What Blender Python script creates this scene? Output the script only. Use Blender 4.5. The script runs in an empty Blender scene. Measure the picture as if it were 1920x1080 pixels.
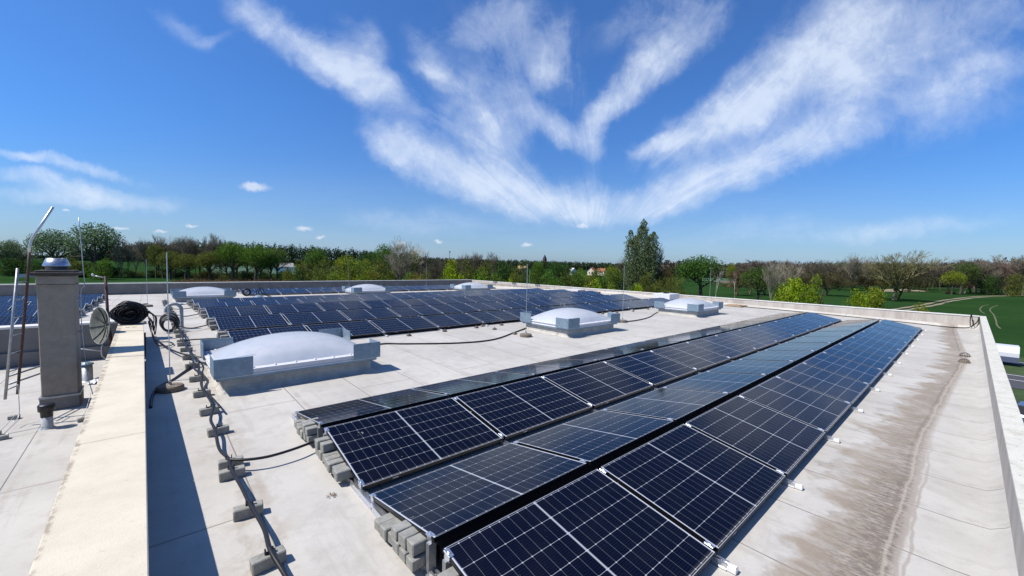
import bpy, math, random
from mathutils import Vector, Matrix, Euler
import numpy as np
R=math.radians; PI=math.pi
TREES=[
(-45.3, 275.9, 14.7, 13.7, 'leafy', (0.085, 0.12, 0.06), 'half leafed tree cut by the left picture edge above the dark hedge'),
(-46.2, 297.0, 16.5, 5.9, 'leafy', (0.085, 0.12, 0.06), 'thin lopsided tree rising above the hedge left of the bent mast'),
(-42.5, 293.2, 10.9, 9.9, 'bare', (0.092, 0.08, 0.06), 'low bare twiggy tree behind the two ladder rails'),
(-30.6, 267.2, 20.3, 15.3, 'leafy', (0.1, 0.15, 0.07), 'pale green airy tree behind the bent mast and chimney cowl'),
(-25.9, 272.1, 16.1, 4.3, 'leafy', (0.085, 0.12, 0.06), 'slim young green tree between the two large pale green trees'),
(-16.3, 246.6, 23.2, 17.9, 'leafy', (0.1, 0.15, 0.07), 'tallest pale green round tree behind the thin rod beside the chimney'),
(-41.0, 267.5, 8.0, 13.5, 'shrub', (0.038, 0.075, 0.02), 'dark hedge bush in front of the trees at the far left edge'),
(-32.6, 257.3, 7.3, 11.1, 'shrub', (0.038, 0.075, 0.02), 'dark bush on the field edge left of the chimney cowl'),
(-24.6, 252.9, 8.5, 11.2, 'shrub', (0.095, 0.11, 0.026), 'olive bush on the field edge right of the chimney cowl'),
(-13.2, 226.6, 8.4, 9.6, 'shrub', (0.07, 0.125, 0.02), 'round green bush at the foot of the tallest pale green tree'),
(-8.2, 242.9, 17.1, 5.9, 'bare', (0.15, 0.135, 0.098), 'leftmost bare tree right of the tallest pale green tree'),
(-6.1, 247.8, 16.5, 5.2, 'bare', (0.15, 0.135, 0.098), 'small bare tree, second in the bare row left of the pine wood'),
(-3.6, 240.2, 18.0, 6.4, 'bare', (0.15, 0.135, 0.098), 'bushy topped bare tree in the middle of the bare row'),
(0.0, 239.7, 17.7, 6.0, 'bare', (0.15, 0.135, 0.098), 'bare tree with a leaning trunk behind the thin rod on the roof'),
(2.9, 234.3, 15.4, 6.9, 'leafy', (0.095, 0.11, 0.026), 'slender olive tree right of the leaning bare tree'),
(5.2, 240.6, 19.2, 8.1, 'bare', (0.15, 0.135, 0.098), 'bare tree crown left of the tall rod before the pine wood'),
(9.2, 236.9, 19.1, 8.5, 'bare', (0.15, 0.135, 0.098), 'bare tree just right of the tall rod before the pine wood'),
(12.3, 228.8, 19.5, 7.9, 'bare', (0.15, 0.135, 0.098), 'bare tree over the left roof dome, second right of the tall rod'),
(16.3, 230.6, 19.3, 7.6, 'bare', (0.15, 0.135, 0.098), 'bare tree in front of the pine wood above the left roof dome'),
(19.7, 225.0, 20.5, 8.9, 'bare', (0.15, 0.135, 0.098), 'widest bare crown topping the pine wood line'),
(24.3, 223.5, 19.8, 8.1, 'bare', (0.15, 0.135, 0.098), 'last bare crown before the green leafed trees'),
(7.2, 222.1, 12.0, 8.9, 'leafy', (0.095, 0.11, 0.026), 'olive undergrowth tree below the bare crowns, nearest the tall rod'),
(12.8, 217.0, 11.3, 9.8, 'leafy', (0.095, 0.11, 0.026), 'olive undergrowth tree below the bare crowns over the left roof dome'),
(19.6, 213.7, 12.4, 9.9, 'leafy', (0.095, 0.11, 0.026), 'olive undergrowth tree under the widest bare crown'),
(27.7, 212.2, 16.6, 12.9, 'leafy', (0.07, 0.125, 0.02), 'green rounded tree left of the brighter twin before the farm shed'),
(34.1, 201.0, 15.7, 13.9, 'leafy', (0.07, 0.125, 0.02), 'bright green rounded tree left of the farm shed'),
(39.8, 201.1, 12.6, 9.6, 'leafy', (0.038, 0.075, 0.02), 'dark green tree touching the farm shed'),
(42.3, 163.5, 6.9, 6.6, 'shrub', (0.038, 0.075, 0.02), 'dark green bush right of the farm shed'),
(39.9, 172.3, 6.3, 4.4, 'shrub', (0.095, 0.11, 0.026), 'small pale bush hiding the front of the farm shed'),
(46.4, 160.4, 14.2, 8.2, 'leafy', (0.07, 0.125, 0.02), 'green oval tree at the right end of the bright far field'),
(38.0, 124.6, 10.3, 7.7, 'shrub', (0.095, 0.11, 0.026), 'olive willow bush beside the thin leaning rod'),
(40.7, 114.2, 11.1, 8.8, 'shrub', (0.14, 0.17, 0.02), 'yellowish green willow, tallest of the willow clump'),
(43.9, 108.6, 9.9, 7.7, 'shrub', (0.14, 0.17, 0.02), 'yellowish willow on the right of the willow clump'),
(33.7, 104.1, 8.3, 7.8, 'shrub', (0.095, 0.11, 0.026), 'low olive willow in front of the willow clump'),
(76.8, 186.9, 14.3, 10.9, 'leafy', (0.038, 0.075, 0.02), 'dark green tree far behind the willow clump'),
(61.0, 134.0, 15.5, 8.4, 'leafy', (0.07, 0.125, 0.02), 'green tree leaning against the big pale round tree'),
(54.5, 110.4, 17.0, 12.3, 'bare', (0.24, 0.22, 0.16), 'big pale rounded bare tree, tallest left of the centre'),
(44.2, 100.2, 10.2, 6.8, 'shrub', (0.095, 0.11, 0.026), 'green bush under the left side of the big pale round tree'),
(53.9, 107.8, 11.3, 10.6, 'twiggy', (0.15, 0.135, 0.098), 'tangled grey undergrowth below the big pale round tree'),
(62.9, 118.7, 13.0, 7.5, 'leafy', (0.095, 0.11, 0.026), 'olive tree right of the big pale round tree'),
(65.7, 113.6, 13.7, 8.3, 'twiggy', (0.092, 0.08, 0.06), 'reddish brown twiggy tree right of the big pale round tree'),
(67.6, 109.0, 11.8, 6.9, 'twiggy', (0.092, 0.08, 0.06), 'lower reddish brown twiggy tree beside the radio mast'),
(52.1, 93.1, 9.3, 8.1, 'twiggy', (0.092, 0.08, 0.06), 'brown thicket above the middle back roof dome'),
(77.7, 118.8, 11.2, 9.1, 'shrub', (0.14, 0.17, 0.02), 'yellow green tree below the radio mast'),
(77.2, 112.7, 13.3, 5.6, 'bare', (0.092, 0.08, 0.06), 'dark bare tree left of the pair right of the radio mast'),
(82.4, 112.1, 13.7, 6.8, 'bare', (0.092, 0.08, 0.06), 'dark bare tree standing right of its twin right of the radio mast'),
(86.4, 104.5, 13.6, 7.7, 'bare', (0.092, 0.08, 0.06), 'dark spreading bare tree left of the yellow house'),
(69.5, 99.2, 10.9, 7.8, 'shrub', (0.095, 0.11, 0.026), 'olive bush in front of the dark bare pair'),
(75.1, 96.8, 10.7, 7.3, 'shrub', (0.095, 0.11, 0.026), 'olive bush between the dark bare pair and the spreading bare tree'),
(76.7, 90.1, 10.5, 7.7, 'shrub', (0.038, 0.075, 0.02), 'dark bush under the spreading bare tree left of the yellow house'),
(39.7, 61.2, 9.2, 6.2, 'shrub', (0.17, 0.23, 0.012), 'bright yellow green bush just over the back parapet'),
(44.2, 57.1, 8.7, 4.9, 'shrub', (0.1, 0.17, 0.015), 'bright green bush just over the parapet corner'),
(42.5, 47.9, 7.4, 1.7, 'shrub', (0.17, 0.23, 0.012), 'small bright bush behind the first parapet clamps'),
(88.1, 95.8, 8.7, 6.1, 'shrub', (0.095, 0.11, 0.026), 'olive bush in front of the yellow house'),
(107.1, 105.9, 10.9, 5.1, 'leafy', (0.07, 0.125, 0.02), 'upright green tree left of the church spire'),
(109.9, 100.8, 11.0, 8.1, 'leafy', (0.038, 0.075, 0.02), 'dark round tree right of the church spire'),
(153.1, 131.9, 9.9, 6.8, 'leafy', (0.038, 0.075, 0.02), 'dark tree left of the white gable'),
(72.6, 69.3, 7.9, 6.5, 'shrub', (0.038, 0.075, 0.02), 'dark bush below the church spire'),
(85.9, 70.9, 7.4, 4.3, 'shrub', (0.095, 0.11, 0.026), 'olive bush below the white gable'),
(95.3, 76.0, 8.8, 5.3, 'shrub', (0.14, 0.17, 0.02), 'yellowish bush left of the cream gabled house'),
(86.3, 63.9, 7.8, 6.0, 'shrub', (0.095, 0.11, 0.026), 'olive bush in front of the cream gabled house'),
(97.3, 67.6, 9.7, 6.3, 'leafy', (0.14, 0.17, 0.02), 'golden green tree right of the cream gabled house'),
(50.4, 38.1, 7.5, 5.0, 'shrub', (0.17, 0.23, 0.012), 'bright yellow green bush in front of the gabled houses'),
(54.4, 37.2, 7.0, 3.3, 'shrub', (0.14, 0.17, 0.02), 'yellow green bush left of the poplar rod'),
(122.2, 79.1, 13.0, 8.8, 'twiggy', (0.092, 0.08, 0.06), 'brown twiggy tree at the left foot of the poplar'),
(108.9, 65.0, 23.4, 9.7, 'poplar', (0.095, 0.125, 0.055), 'very tall narrow poplar, highest tree on the horizon'),
(113.8, 62.9, 17.8, 6.0, 'bare', (0.15, 0.135, 0.098), 'bare sloping side limbs on the right of the poplar'),
(59.0, 35.7, 6.8, 3.1, 'shrub', (0.17, 0.23, 0.012), 'small yellow bush at the foot of the poplar'),
(96.7, 54.6, 8.8, 8.2, 'twiggy', (0.095, 0.11, 0.026), 'dark olive thicket at the right foot of the poplar'),
(96.0, 48.5, 8.0, 7.0, 'twiggy', (0.095, 0.11, 0.026), 'dull olive thicket between the poplar and the broad green tree'),
(62.1, 33.0, 6.0, 4.3, 'shrub', (0.095, 0.11, 0.026), 'low olive bush behind the roof fan box'),
(126.7, 55.1, 13.5, 14.3, 'leafy', (0.045, 0.095, 0.02), 'broad green tree between the poplar and the ploughed strip'),
(91.5, 36.5, 9.4, 2.3, 'dead', (0.27, 0.25, 0.21), 'white dead tree with forked branches behind the parapet rod'),
(90.4, 32.1, 9.0, 2.2, 'dead', (0.27, 0.25, 0.21), 'white dead tree with a crooked trunk beside the ploughed strip'),
(192.1, 70.4, 12.3, 3.8, 'leafy', (0.14, 0.17, 0.02), 'tiny yellowish tree at the far edge of the ploughed strip'),
(120.7, 37.3, 10.1, 8.7, 'leafy', (0.05, 0.085, 0.02), 'rounded green tree left of the pale bare pair'),
(105.2, 29.8, 11.6, 5.5, 'bare', (0.2, 0.18, 0.13), 'pale bare tree with steep limbs, left of its pair'),
(112.8, 28.4, 11.9, 5.5, 'bare', (0.2, 0.18, 0.13), 'pale bare tree with steep limbs, right of its pair'),
(104.7, 27.2, 7.5, 5.2, 'twiggy', (0.095, 0.11, 0.026), 'olive undergrowth between the pale bare pair'),
(80.3, 19.5, 8.4, 5.3, 'shrub', (0.17, 0.23, 0.012), 'bright yellow green bush in front of the pale bare pair'),
(85.6, 17.5, 8.8, 4.2, 'shrub', (0.12, 0.17, 0.015), 'bright green bush right of the pale bare pair'),
(255.8, 80.8, 14.9, 16.8, 'bare', (0.092, 0.08, 0.06), 'brown domed bare tree behind the rounded green tree'),
(264.7, 52.8, 15.6, 17.9, 'bare', (0.092, 0.08, 0.06), 'brown domed bare tree behind the bright bushes'),
(269.2, 48.6, 14.0, 11.2, 'bare', (0.092, 0.08, 0.06), 'dark brown bare tree left of the tall bare oak'),
(265.2, 39.2, 19.1, 15.5, 'bare', (0.15, 0.135, 0.098), 'tall bare oak left of the great spreading tree'),
(285.6, 34.2, 15.6, 14.0, 'bare', (0.092, 0.08, 0.06), 'bare tree between the oak and the great spreading tree'),
(184.9, 16.7, 16.9, 19.7, 'bare', (0.13, 0.12, 0.06), 'great spreading tree with a dark trunk above the field'),
(192.5, 16.4, 13.9, 16.4, 'twiggy', (0.09, 0.09, 0.03), 'olive inner growth of the great spreading tree'),
(306.1, 15.9, 17.0, 14.6, 'bare', (0.092, 0.08, 0.06), 'brown bare tree right of the great spreading tree'),
(326.9, 10.7, 15.5, 12.9, 'bare', (0.092, 0.08, 0.06), 'smaller brown bare tree above the sandy patch'),
(90.6, 12.9, 6.5, 3.8, 'shrub', (0.17, 0.23, 0.012), 'bright yellow bush before the dark field, left of its pair'),
(95.5, 11.2, 6.9, 4.9, 'shrub', (0.13, 0.16, 0.015), 'yellow green bush before the dark field, right of its pair'),
(86.9, 5.3, 4.9, 4.0, 'shrub', (0.16, 0.17, 0.02), 'low golden bush peeping over the parapet near the track'),
(272.3, 5.4, 10.7, 8.2, 'leafy', (0.14, 0.17, 0.02), 'small yellowish tree left of the green field tree'),
(283.1, 2.8, 15.5, 11.4, 'leafy', (0.06, 0.085, 0.025), 'green leafed field tree right of the sandy patch'),
(325.8, -1.6, 17.3, 14.0, 'bare', (0.092, 0.08, 0.06), 'brown tree behind the green leafed field tree'),
(292.7, -5.6, 17.5, 13.9, 'bare', (0.15, 0.135, 0.098), 'brown bare tree with an ivy dark base by the field'),
(286.4, -6.0, 9.3, 8.2, 'shrub', (0.038, 0.075, 0.02), 'dark ivy bush at the base of the brown bare tree'),
(306.9, -11.4, 19.7, 15.3, 'bare', (0.15, 0.135, 0.098), 'tall bare tree near the right picture edge'),
(305.2, -16.5, 20.8, 14.9, 'bare', (0.15, 0.135, 0.098), 'bare tree cut by the right picture edge'),
(285.4, -13.1, 10.3, 8.0, 'shrub', (0.095, 0.11, 0.026), 'dull olive bush near the right picture edge'),
(277.0, 7.1, 1.5, 5.9, 'shrub', (0.12, 0.1, 0.05), 'heap of pale brushwood on the field boundary'),
(-45.8, 278.5, 5.1, 10.8, 'shrub', (0.04, 0.082, 0.022), 'dark hedge bush, first from the left edge, along the field margin'),
(-42.3, 280.2, 6.3, 9.6, 'shrub', (0.037, 0.088, 0.021), 'dark hedge bush, second from the left edge, along the field margin'),
(-40.7, 290.4, 6.0, 11.6, 'shrub', (0.039, 0.077, 0.016), 'dark hedge bush, third from the left edge, along the field margin'),
(-35.5, 288.1, 6.4, 8.5, 'shrub', (0.033, 0.084, 0.017), 'dark hedge bush, fourth from the left edge, along the field margin'),
(-29.4, 275.2, 6.3, 11.5, 'shrub', (0.034, 0.066, 0.024), 'dark hedge bush, fifth from the left edge, along the field margin'),
(-24.5, 265.4, 5.2, 11.0, 'shrub', (0.041, 0.066, 0.024), 'dark hedge bush, sixth from the left edge, along the field margin'),
(-20.4, 255.3, 6.6, 9.8, 'shrub', (0.036, 0.065, 0.017), 'dark hedge bush, seventh from the left edge, along the field margin'),
(-15.3, 261.3, 6.3, 9.2, 'shrub', (0.041, 0.07, 0.018), 'dark hedge bush, eighth from the left edge, along the field margin'),
(-11.6, 247.7, 6.1, 10.6, 'shrub', (0.041, 0.062, 0.024), 'dark hedge bush, ninth from the left edge, along the field margin'),
(-12.3, 269.0, 3.7, 8.7, 'shrub', (0.067, 0.076, 0.023), 'low undergrowth bush, first from the chimney, beneath the bare row'),
(-5.8, 253.6, 3.5, 8.9, 'shrub', (0.053, 0.088, 0.026), 'low undergrowth bush, second from the chimney, beneath the bare row'),
(-1.8, 259.4, 2.4, 8.2, 'shrub', (0.067, 0.067, 0.024), 'low undergrowth bush, third from the chimney, beneath the bare row'),
(2.8, 246.4, 3.7, 10.8, 'shrub', (0.05, 0.075, 0.023), 'low undergrowth bush, fourth from the chimney, beneath the bare row'),
(5.9, 253.7, 4.0, 10.4, 'shrub', (0.055, 0.074, 0.019), 'low undergrowth bush, fifth from the chimney, beneath the bare row'),
(10.8, 240.3, 3.8, 8.6, 'shrub', (0.052, 0.066, 0.026), 'low undergrowth bush, sixth from the chimney, beneath the bare row'),
(14.2, 235.1, 3.0, 7.9, 'shrub', (0.068, 0.079, 0.021), 'low undergrowth bush, seventh from the chimney, beneath the bare row'),
(19.4, 221.8, 3.9, 10.0, 'shrub', (0.068, 0.068, 0.024), 'low undergrowth bush, eighth from the chimney, beneath the bare row'),
(24.0, 234.3, 4.0, 11.3, 'shrub', (0.058, 0.069, 0.025), 'low undergrowth bush, ninth from the chimney, beneath the bare row'),
(28.1, 220.7, 4.3, 8.6, 'shrub', (0.071, 0.079, 0.022), 'low undergrowth bush, tenth from the chimney, beneath the bare row'),
(32.6, 215.2, 4.2, 9.3, 'shrub', (0.052, 0.076, 0.026), 'low undergrowth bush, eleventh from the chimney, beneath the bare row'),
(38.2, 220.0, 4.6, 10.6, 'shrub', (0.05, 0.073, 0.024), 'low undergrowth bush, twelfth from the chimney, beneath the bare row'),
(40.6, 211.4, 4.2, 8.7, 'shrub', (0.065, 0.085, 0.024), 'low undergrowth bush, thirteenth from the chimney, beneath the bare row'),
(44.0, 197.8, 4.6, 9.2, 'shrub', (0.066, 0.086, 0.02), 'low undergrowth bush, fourteenth from the chimney, beneath the bare row'),
(-9.3, 266.5, 15.7, 8.1, 'bare', (0.153, 0.122, 0.105), 'thin bare tree filling the bare row, first from its left end'),
(-4.1, 263.6, 16.9, 8.6, 'bare', (0.141, 0.143, 0.107), 'thin bare tree filling the bare row, second from its left end'),
(-0.2, 259.3, 16.6, 6.8, 'bare', (0.161, 0.161, 0.116), 'thin bare tree filling the bare row, third from its left end'),
(4.7, 253.7, 16.3, 6.8, 'bare', (0.176, 0.134, 0.106), 'thin bare tree filling the bare row, fourth from its left end'),
(8.9, 248.6, 16.3, 8.0, 'bare', (0.155, 0.144, 0.095), 'thin bare tree filling the bare row, fifth from its left end'),
(13.3, 242.7, 17.5, 8.1, 'bare', (0.122, 0.117, 0.096), 'thin bare tree filling the bare row, sixth from its left end'),
(16.0, 230.2, 17.4, 6.8, 'bare', (0.123, 0.133, 0.087), 'thin bare tree filling the bare row, seventh from its left end'),
(20.9, 227.0, 16.7, 7.5, 'bare', (0.132, 0.11, 0.097), 'thin bare tree filling the bare row, eighth from its left end'),
(26.4, 235.6, 17.6, 6.7, 'bare', (0.174, 0.108, 0.094), 'thin bare tree filling the bare row, ninth from its left end'),
(4.0, 252.3, 13.1, 9.1, 'leafy', (0.071, 0.086, 0.025), 'olive green tree under the pine wood, first from the left'),
(9.4, 237.5, 13.0, 8.9, 'leafy', (0.089, 0.118, 0.023), 'olive green tree under the pine wood, second from the left'),
(14.9, 249.7, 13.4, 9.4, 'leafy', (0.078, 0.108, 0.028), 'olive green tree under the pine wood, third from the left'),
(18.8, 246.2, 14.5, 10.4, 'leafy', (0.06, 0.089, 0.025), 'olive green tree under the pine wood, fourth from the left'),
(22.8, 244.1, 12.9, 9.6, 'leafy', (0.071, 0.102, 0.021), 'olive green tree under the pine wood, fifth from the left'),
(27.2, 225.7, 13.8, 9.2, 'leafy', (0.087, 0.109, 0.022), 'olive green tree under the pine wood, sixth from the left'),
(31.0, 225.2, 14.7, 9.9, 'leafy', (0.09, 0.105, 0.022), 'olive green tree under the pine wood, seventh from the left'),
(36.0, 231.8, 14.2, 9.2, 'leafy', (0.069, 0.117, 0.027), 'olive green tree under the pine wood, eighth from the left'),
(39.7, 221.0, 13.3, 9.0, 'leafy', (0.083, 0.094, 0.022), 'olive green tree under the pine wood, ninth from the left'),
(44.1, 210.3, 15.0, 10.3, 'leafy', (0.074, 0.111, 0.025), 'olive green tree under the pine wood, tenth from the left'),
(42.8, 168.7, 9.6, 9.4, 'shrub', (0.096, 0.112, 0.02), 'olive bush in the thicket behind the middle back dome, first from the left'),
(45.7, 162.4, 9.0, 11.0, 'shrub', (0.098, 0.098, 0.02), 'olive bush in the thicket behind the middle back dome, second from the left'),
(49.4, 158.0, 9.5, 10.1, 'shrub', (0.077, 0.133, 0.021), 'olive bush in the thicket behind the middle back dome, third from the left'),
(55.4, 159.1, 10.4, 9.3, 'shrub', (0.111, 0.115, 0.021), 'olive bush in the thicket behind the middle back dome, fourth from the left'),
(59.1, 157.2, 10.4, 11.0, 'shrub', (0.079, 0.136, 0.024), 'olive bush in the thicket behind the middle back dome, fifth from the left'),
(61.3, 149.3, 10.4, 8.6, 'shrub', (0.081, 0.119, 0.022), 'olive bush in the thicket behind the middle back dome, sixth from the left'),
(62.4, 138.2, 9.8, 9.8, 'shrub', (0.107, 0.099, 0.02), 'olive bush in the thicket behind the middle back dome, seventh from the left'),
(67.1, 137.6, 11.0, 10.5, 'shrub', (0.103, 0.143, 0.026), 'olive bush in the thicket behind the middle back dome, eighth from the left'),
(68.4, 135.1, 10.1, 9.8, 'shrub', (0.074, 0.083, 0.03), 'dull bush behind the bright parapet bushes, first from the left'),
(74.0, 134.2, 10.6, 7.6, 'shrub', (0.073, 0.068, 0.024), 'dull bush behind the bright parapet bushes, second from the left'),
(78.0, 131.5, 9.4, 7.7, 'shrub', (0.058, 0.058, 0.029), 'dull bush behind the bright parapet bushes, third from the left'),
(83.8, 131.3, 10.4, 7.7, 'shrub', (0.065, 0.073, 0.028), 'dull bush behind the bright parapet bushes, fourth from the left'),
(84.0, 123.2, 10.1, 9.0, 'shrub', (0.06, 0.074, 0.028), 'dull bush behind the bright parapet bushes, fifth from the left'),
(87.7, 121.9, 10.9, 8.0, 'shrub', (0.071, 0.063, 0.031), 'dull bush behind the bright parapet bushes, sixth from the left'),
(89.1, 115.6, 11.0, 9.0, 'shrub', (0.077, 0.061, 0.03), 'dull bush behind the bright parapet bushes, seventh from the left'),
(98.9, 119.6, 10.6, 8.6, 'shrub', (0.059, 0.073, 0.025), 'dull bush behind the bright parapet bushes, eighth from the left'),
(96.3, 111.5, 9.9, 9.2, 'shrub', (0.057, 0.076, 0.023), 'dull bush behind the bright parapet bushes, ninth from the left'),
(102.0, 108.9, 11.3, 9.1, 'shrub', (0.059, 0.083, 0.03), 'dull bush behind the bright parapet bushes, tenth from the left'),
(27.3, 92.2, 7.2, 5.1, 'shrub', (0.098, 0.126, 0.023), 'low olive bush along the back parapet, first from the left'),
(29.3, 87.8, 7.2, 5.9, 'shrub', (0.117, 0.151, 0.021), 'low olive bush along the back parapet, second from the left'),
(31.6, 89.0, 7.4, 4.9, 'shrub', (0.121, 0.129, 0.018), 'low olive bush along the back parapet, third from the left'),
(32.8, 83.2, 7.0, 5.8, 'shrub', (0.109, 0.149, 0.018), 'low olive bush along the back parapet, fourth from the left'),
(36.1, 84.9, 7.4, 5.6, 'shrub', (0.108, 0.113, 0.019), 'low olive bush along the back parapet, fifth from the left'),
(37.0, 80.0, 7.6, 5.1, 'shrub', (0.095, 0.122, 0.02), 'low olive bush along the back parapet, sixth from the left'),
(39.7, 77.5, 7.3, 6.0, 'shrub', (0.089, 0.158, 0.021), 'low olive bush along the back parapet, seventh from the left'),
(40.2, 73.9, 7.4, 5.9, 'shrub', (0.13, 0.114, 0.023), 'low olive bush along the back parapet, eighth from the left'),
(42.9, 73.6, 7.7, 6.5, 'shrub', (0.097, 0.109, 0.02), 'low olive bush along the back parapet, ninth from the left'),
(45.0, 70.4, 7.5, 4.9, 'shrub', (0.102, 0.133, 0.02), 'low olive bush along the back parapet, tenth from the left'),
(56.5, 68.7, 7.6, 4.5, 'shrub', (0.086, 0.129, 0.021), 'green brown bush below the village, first from the left'),
(60.3, 68.5, 7.6, 5.6, 'shrub', (0.089, 0.106, 0.016), 'green brown bush below the village, second from the left'),
(61.9, 65.9, 7.7, 4.7, 'shrub', (0.067, 0.091, 0.023), 'green brown bush below the village, third from the left'),
(62.8, 63.0, 8.3, 5.1, 'shrub', (0.066, 0.105, 0.016), 'green brown bush below the village, fourth from the left'),
(65.4, 61.1, 8.4, 5.5, 'shrub', (0.065, 0.131, 0.017), 'green brown bush below the village, fifth from the left'),
(68.7, 59.6, 8.3, 6.2, 'shrub', (0.074, 0.093, 0.02), 'green brown bush below the village, sixth from the left'),
(73.9, 60.6, 8.5, 6.0, 'shrub', (0.065, 0.112, 0.02), 'green brown bush below the village, seventh from the left'),
(73.7, 56.2, 8.7, 4.9, 'shrub', (0.093, 0.102, 0.02), 'green brown bush below the village, eighth from the left'),
(75.0, 54.4, 8.9, 4.8, 'shrub', (0.067, 0.122, 0.023), 'green brown bush below the village, ninth from the left'),
(75.7, 51.5, 9.0, 5.8, 'shrub', (0.067, 0.107, 0.021), 'green brown bush below the village, tenth from the left'),
(110.1, 74.2, 9.4, 8.0, 'twiggy', (0.07, 0.064, 0.033), 'dull brown thicket round the poplar, first from the left'),
(114.8, 71.0, 9.3, 8.5, 'twiggy', (0.082, 0.081, 0.037), 'dull brown thicket round the poplar, second from the left'),
(113.5, 65.6, 9.8, 9.2, 'twiggy', (0.085, 0.083, 0.038), 'dull brown thicket round the poplar, third from the left'),
(112.8, 61.4, 9.4, 7.5, 'twiggy', (0.068, 0.058, 0.03), 'dull brown thicket round the poplar, fourth from the left'),
(124.2, 63.3, 10.2, 8.2, 'twiggy', (0.088, 0.072, 0.028), 'dull brown thicket round the poplar, fifth from the left'),
(155.6, 54.7, 9.5, 10.9, 'twiggy', (0.1, 0.068, 0.036), 'brown thicket behind the pale bare pair, first from the left'),
(169.4, 55.0, 9.4, 10.9, 'twiggy', (0.088, 0.073, 0.044), 'brown thicket behind the pale bare pair, second from the left'),
(169.8, 50.1, 9.8, 13.8, 'twiggy', (0.083, 0.076, 0.045), 'brown thicket behind the pale bare pair, third from the left'),
(177.2, 45.9, 9.6, 14.1, 'twiggy', (0.083, 0.063, 0.044), 'brown thicket behind the pale bare pair, fourth from the left'),
(179.7, 43.3, 9.0, 10.2, 'twiggy', (0.072, 0.073, 0.039), 'brown thicket behind the pale bare pair, fifth from the left'),
(183.9, 39.4, 10.2, 10.9, 'twiggy', (0.084, 0.075, 0.038), 'brown thicket behind the pale bare pair, sixth from the left'),
(192.9, 36.4, 10.4, 14.5, 'twiggy', (0.08, 0.072, 0.036), 'brown thicket behind the pale bare pair, seventh from the left'),
(244.8, 85.7, 13.3, 15.7, 'bare', (0.105, 0.084, 0.058), 'brown bare tree in the far right belt, first from the left'),
(259.0, 81.3, 15.1, 17.8, 'bare', (0.08, 0.067, 0.065), 'brown bare tree in the far right belt, second from the left'),
(269.2, 77.5, 15.0, 13.7, 'bare', (0.099, 0.092, 0.063), 'brown bare tree in the far right belt, third from the left'),
(270.9, 72.4, 15.9, 15.2, 'bare', (0.095, 0.07, 0.057), 'brown bare tree in the far right belt, fourth from the left'),
(286.1, 67.5, 14.3, 19.1, 'bare', (0.091, 0.087, 0.058), 'brown bare tree in the far right belt, fifth from the left'),
(286.4, 62.5, 14.9, 17.5, 'bare', (0.098, 0.081, 0.067), 'brown bare tree in the far right belt, sixth from the left'),
(297.4, 58.1, 15.2, 18.2, 'bare', (0.084, 0.066, 0.05), 'brown bare tree in the far right belt, seventh from the left'),
(303.1, 51.8, 16.7, 18.1, 'bare', (0.085, 0.094, 0.055), 'brown bare tree in the far right belt, eighth from the left'),
(296.9, 44.2, 14.9, 16.6, 'bare', (0.109, 0.093, 0.065), 'brown bare tree in the far right belt, ninth from the left'),
(297.3, 38.0, 15.5, 15.1, 'bare', (0.093, 0.093, 0.054), 'brown bare tree in the far right belt, tenth from the left'),
(313.7, 34.2, 14.9, 16.9, 'bare', (0.088, 0.07, 0.064), 'brown bare tree in the far right belt, eleventh from the left'),
(314.2, 29.0, 16.3, 18.1, 'bare', (0.078, 0.086, 0.061), 'brown bare tree in the far right belt, twelfth from the left'),
(336.7, 24.6, 17.4, 17.6, 'bare', (0.085, 0.073, 0.063), 'brown bare tree in the far right belt, thirteenth from the left'),
(332.2, 18.6, 15.5, 17.6, 'bare', (0.082, 0.066, 0.062), 'brown bare tree in the far right belt, fourteenth from the left'),
(353.7, 15.2, 17.5, 17.7, 'bare', (0.089, 0.081, 0.07), 'brown bare tree in the far right belt, fifteenth from the left'),
(336.4, 8.5, 16.4, 14.2, 'bare', (0.08, 0.065, 0.051), 'brown bare tree in the far right belt, sixteenth from the left'),
(363.0, 3.2, 18.4, 16.8, 'bare', (0.095, 0.085, 0.065), 'brown bare tree in the far right belt, seventeenth from the left'),
(364.5, -2.2, 16.3, 15.2, 'bare', (0.109, 0.074, 0.068), 'brown bare tree in the far right belt, eighteenth from the left'),
(351.8, -6.3, 17.9, 13.7, 'bare', (0.105, 0.079, 0.05), 'brown bare tree in the far right belt, nineteenth from the left'),
(377.4, -13.2, 16.9, 18.5, 'bare', (0.096, 0.067, 0.066), 'brown bare tree in the far right belt, twentieth from the left'),
(250.3, 42.3, 8.6, 11.4, 'twiggy', (0.07, 0.065, 0.032), 'dark thicket under the far right belt, first from the left'),
(263.1, 39.1, 7.4, 11.7, 'twiggy', (0.053, 0.052, 0.03), 'dark thicket under the far right belt, second from the left'),
(270.8, 34.7, 8.3, 14.6, 'twiggy', (0.061, 0.052, 0.025), 'dark thicket under the far right belt, third from the left'),
(267.3, 28.3, 7.8, 12.4, 'twiggy', (0.071, 0.065, 0.025), 'dark thicket under the far right belt, fourth from the left'),
(282.7, 24.1, 8.6, 12.8, 'twiggy', (0.059, 0.052, 0.033), 'dark thicket under the far right belt, fifth from the left'),
(287.6, 20.2, 8.8, 15.4, 'twiggy', (0.065, 0.061, 0.031), 'dark thicket under the far right belt, sixth from the left'),
(282.9, 14.0, 9.6, 12.2, 'twiggy', (0.049, 0.053, 0.027), 'dark thicket under the far right belt, seventh from the left'),
(297.1, 1.6, 15.7, 12.8, 'bare', (0.119, 0.119, 0.076), 'grey brown bare tree of the right edge group, first from the left'),
(304.2, -2.1, 17.8, 13.7, 'bare', (0.135, 0.08, 0.083), 'grey brown bare tree of the right edge group, second from the left'),
(308.5, -5.7, 15.9, 14.7, 'bare', (0.114, 0.101, 0.062), 'grey brown bare tree of the right edge group, third from the left'),
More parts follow.
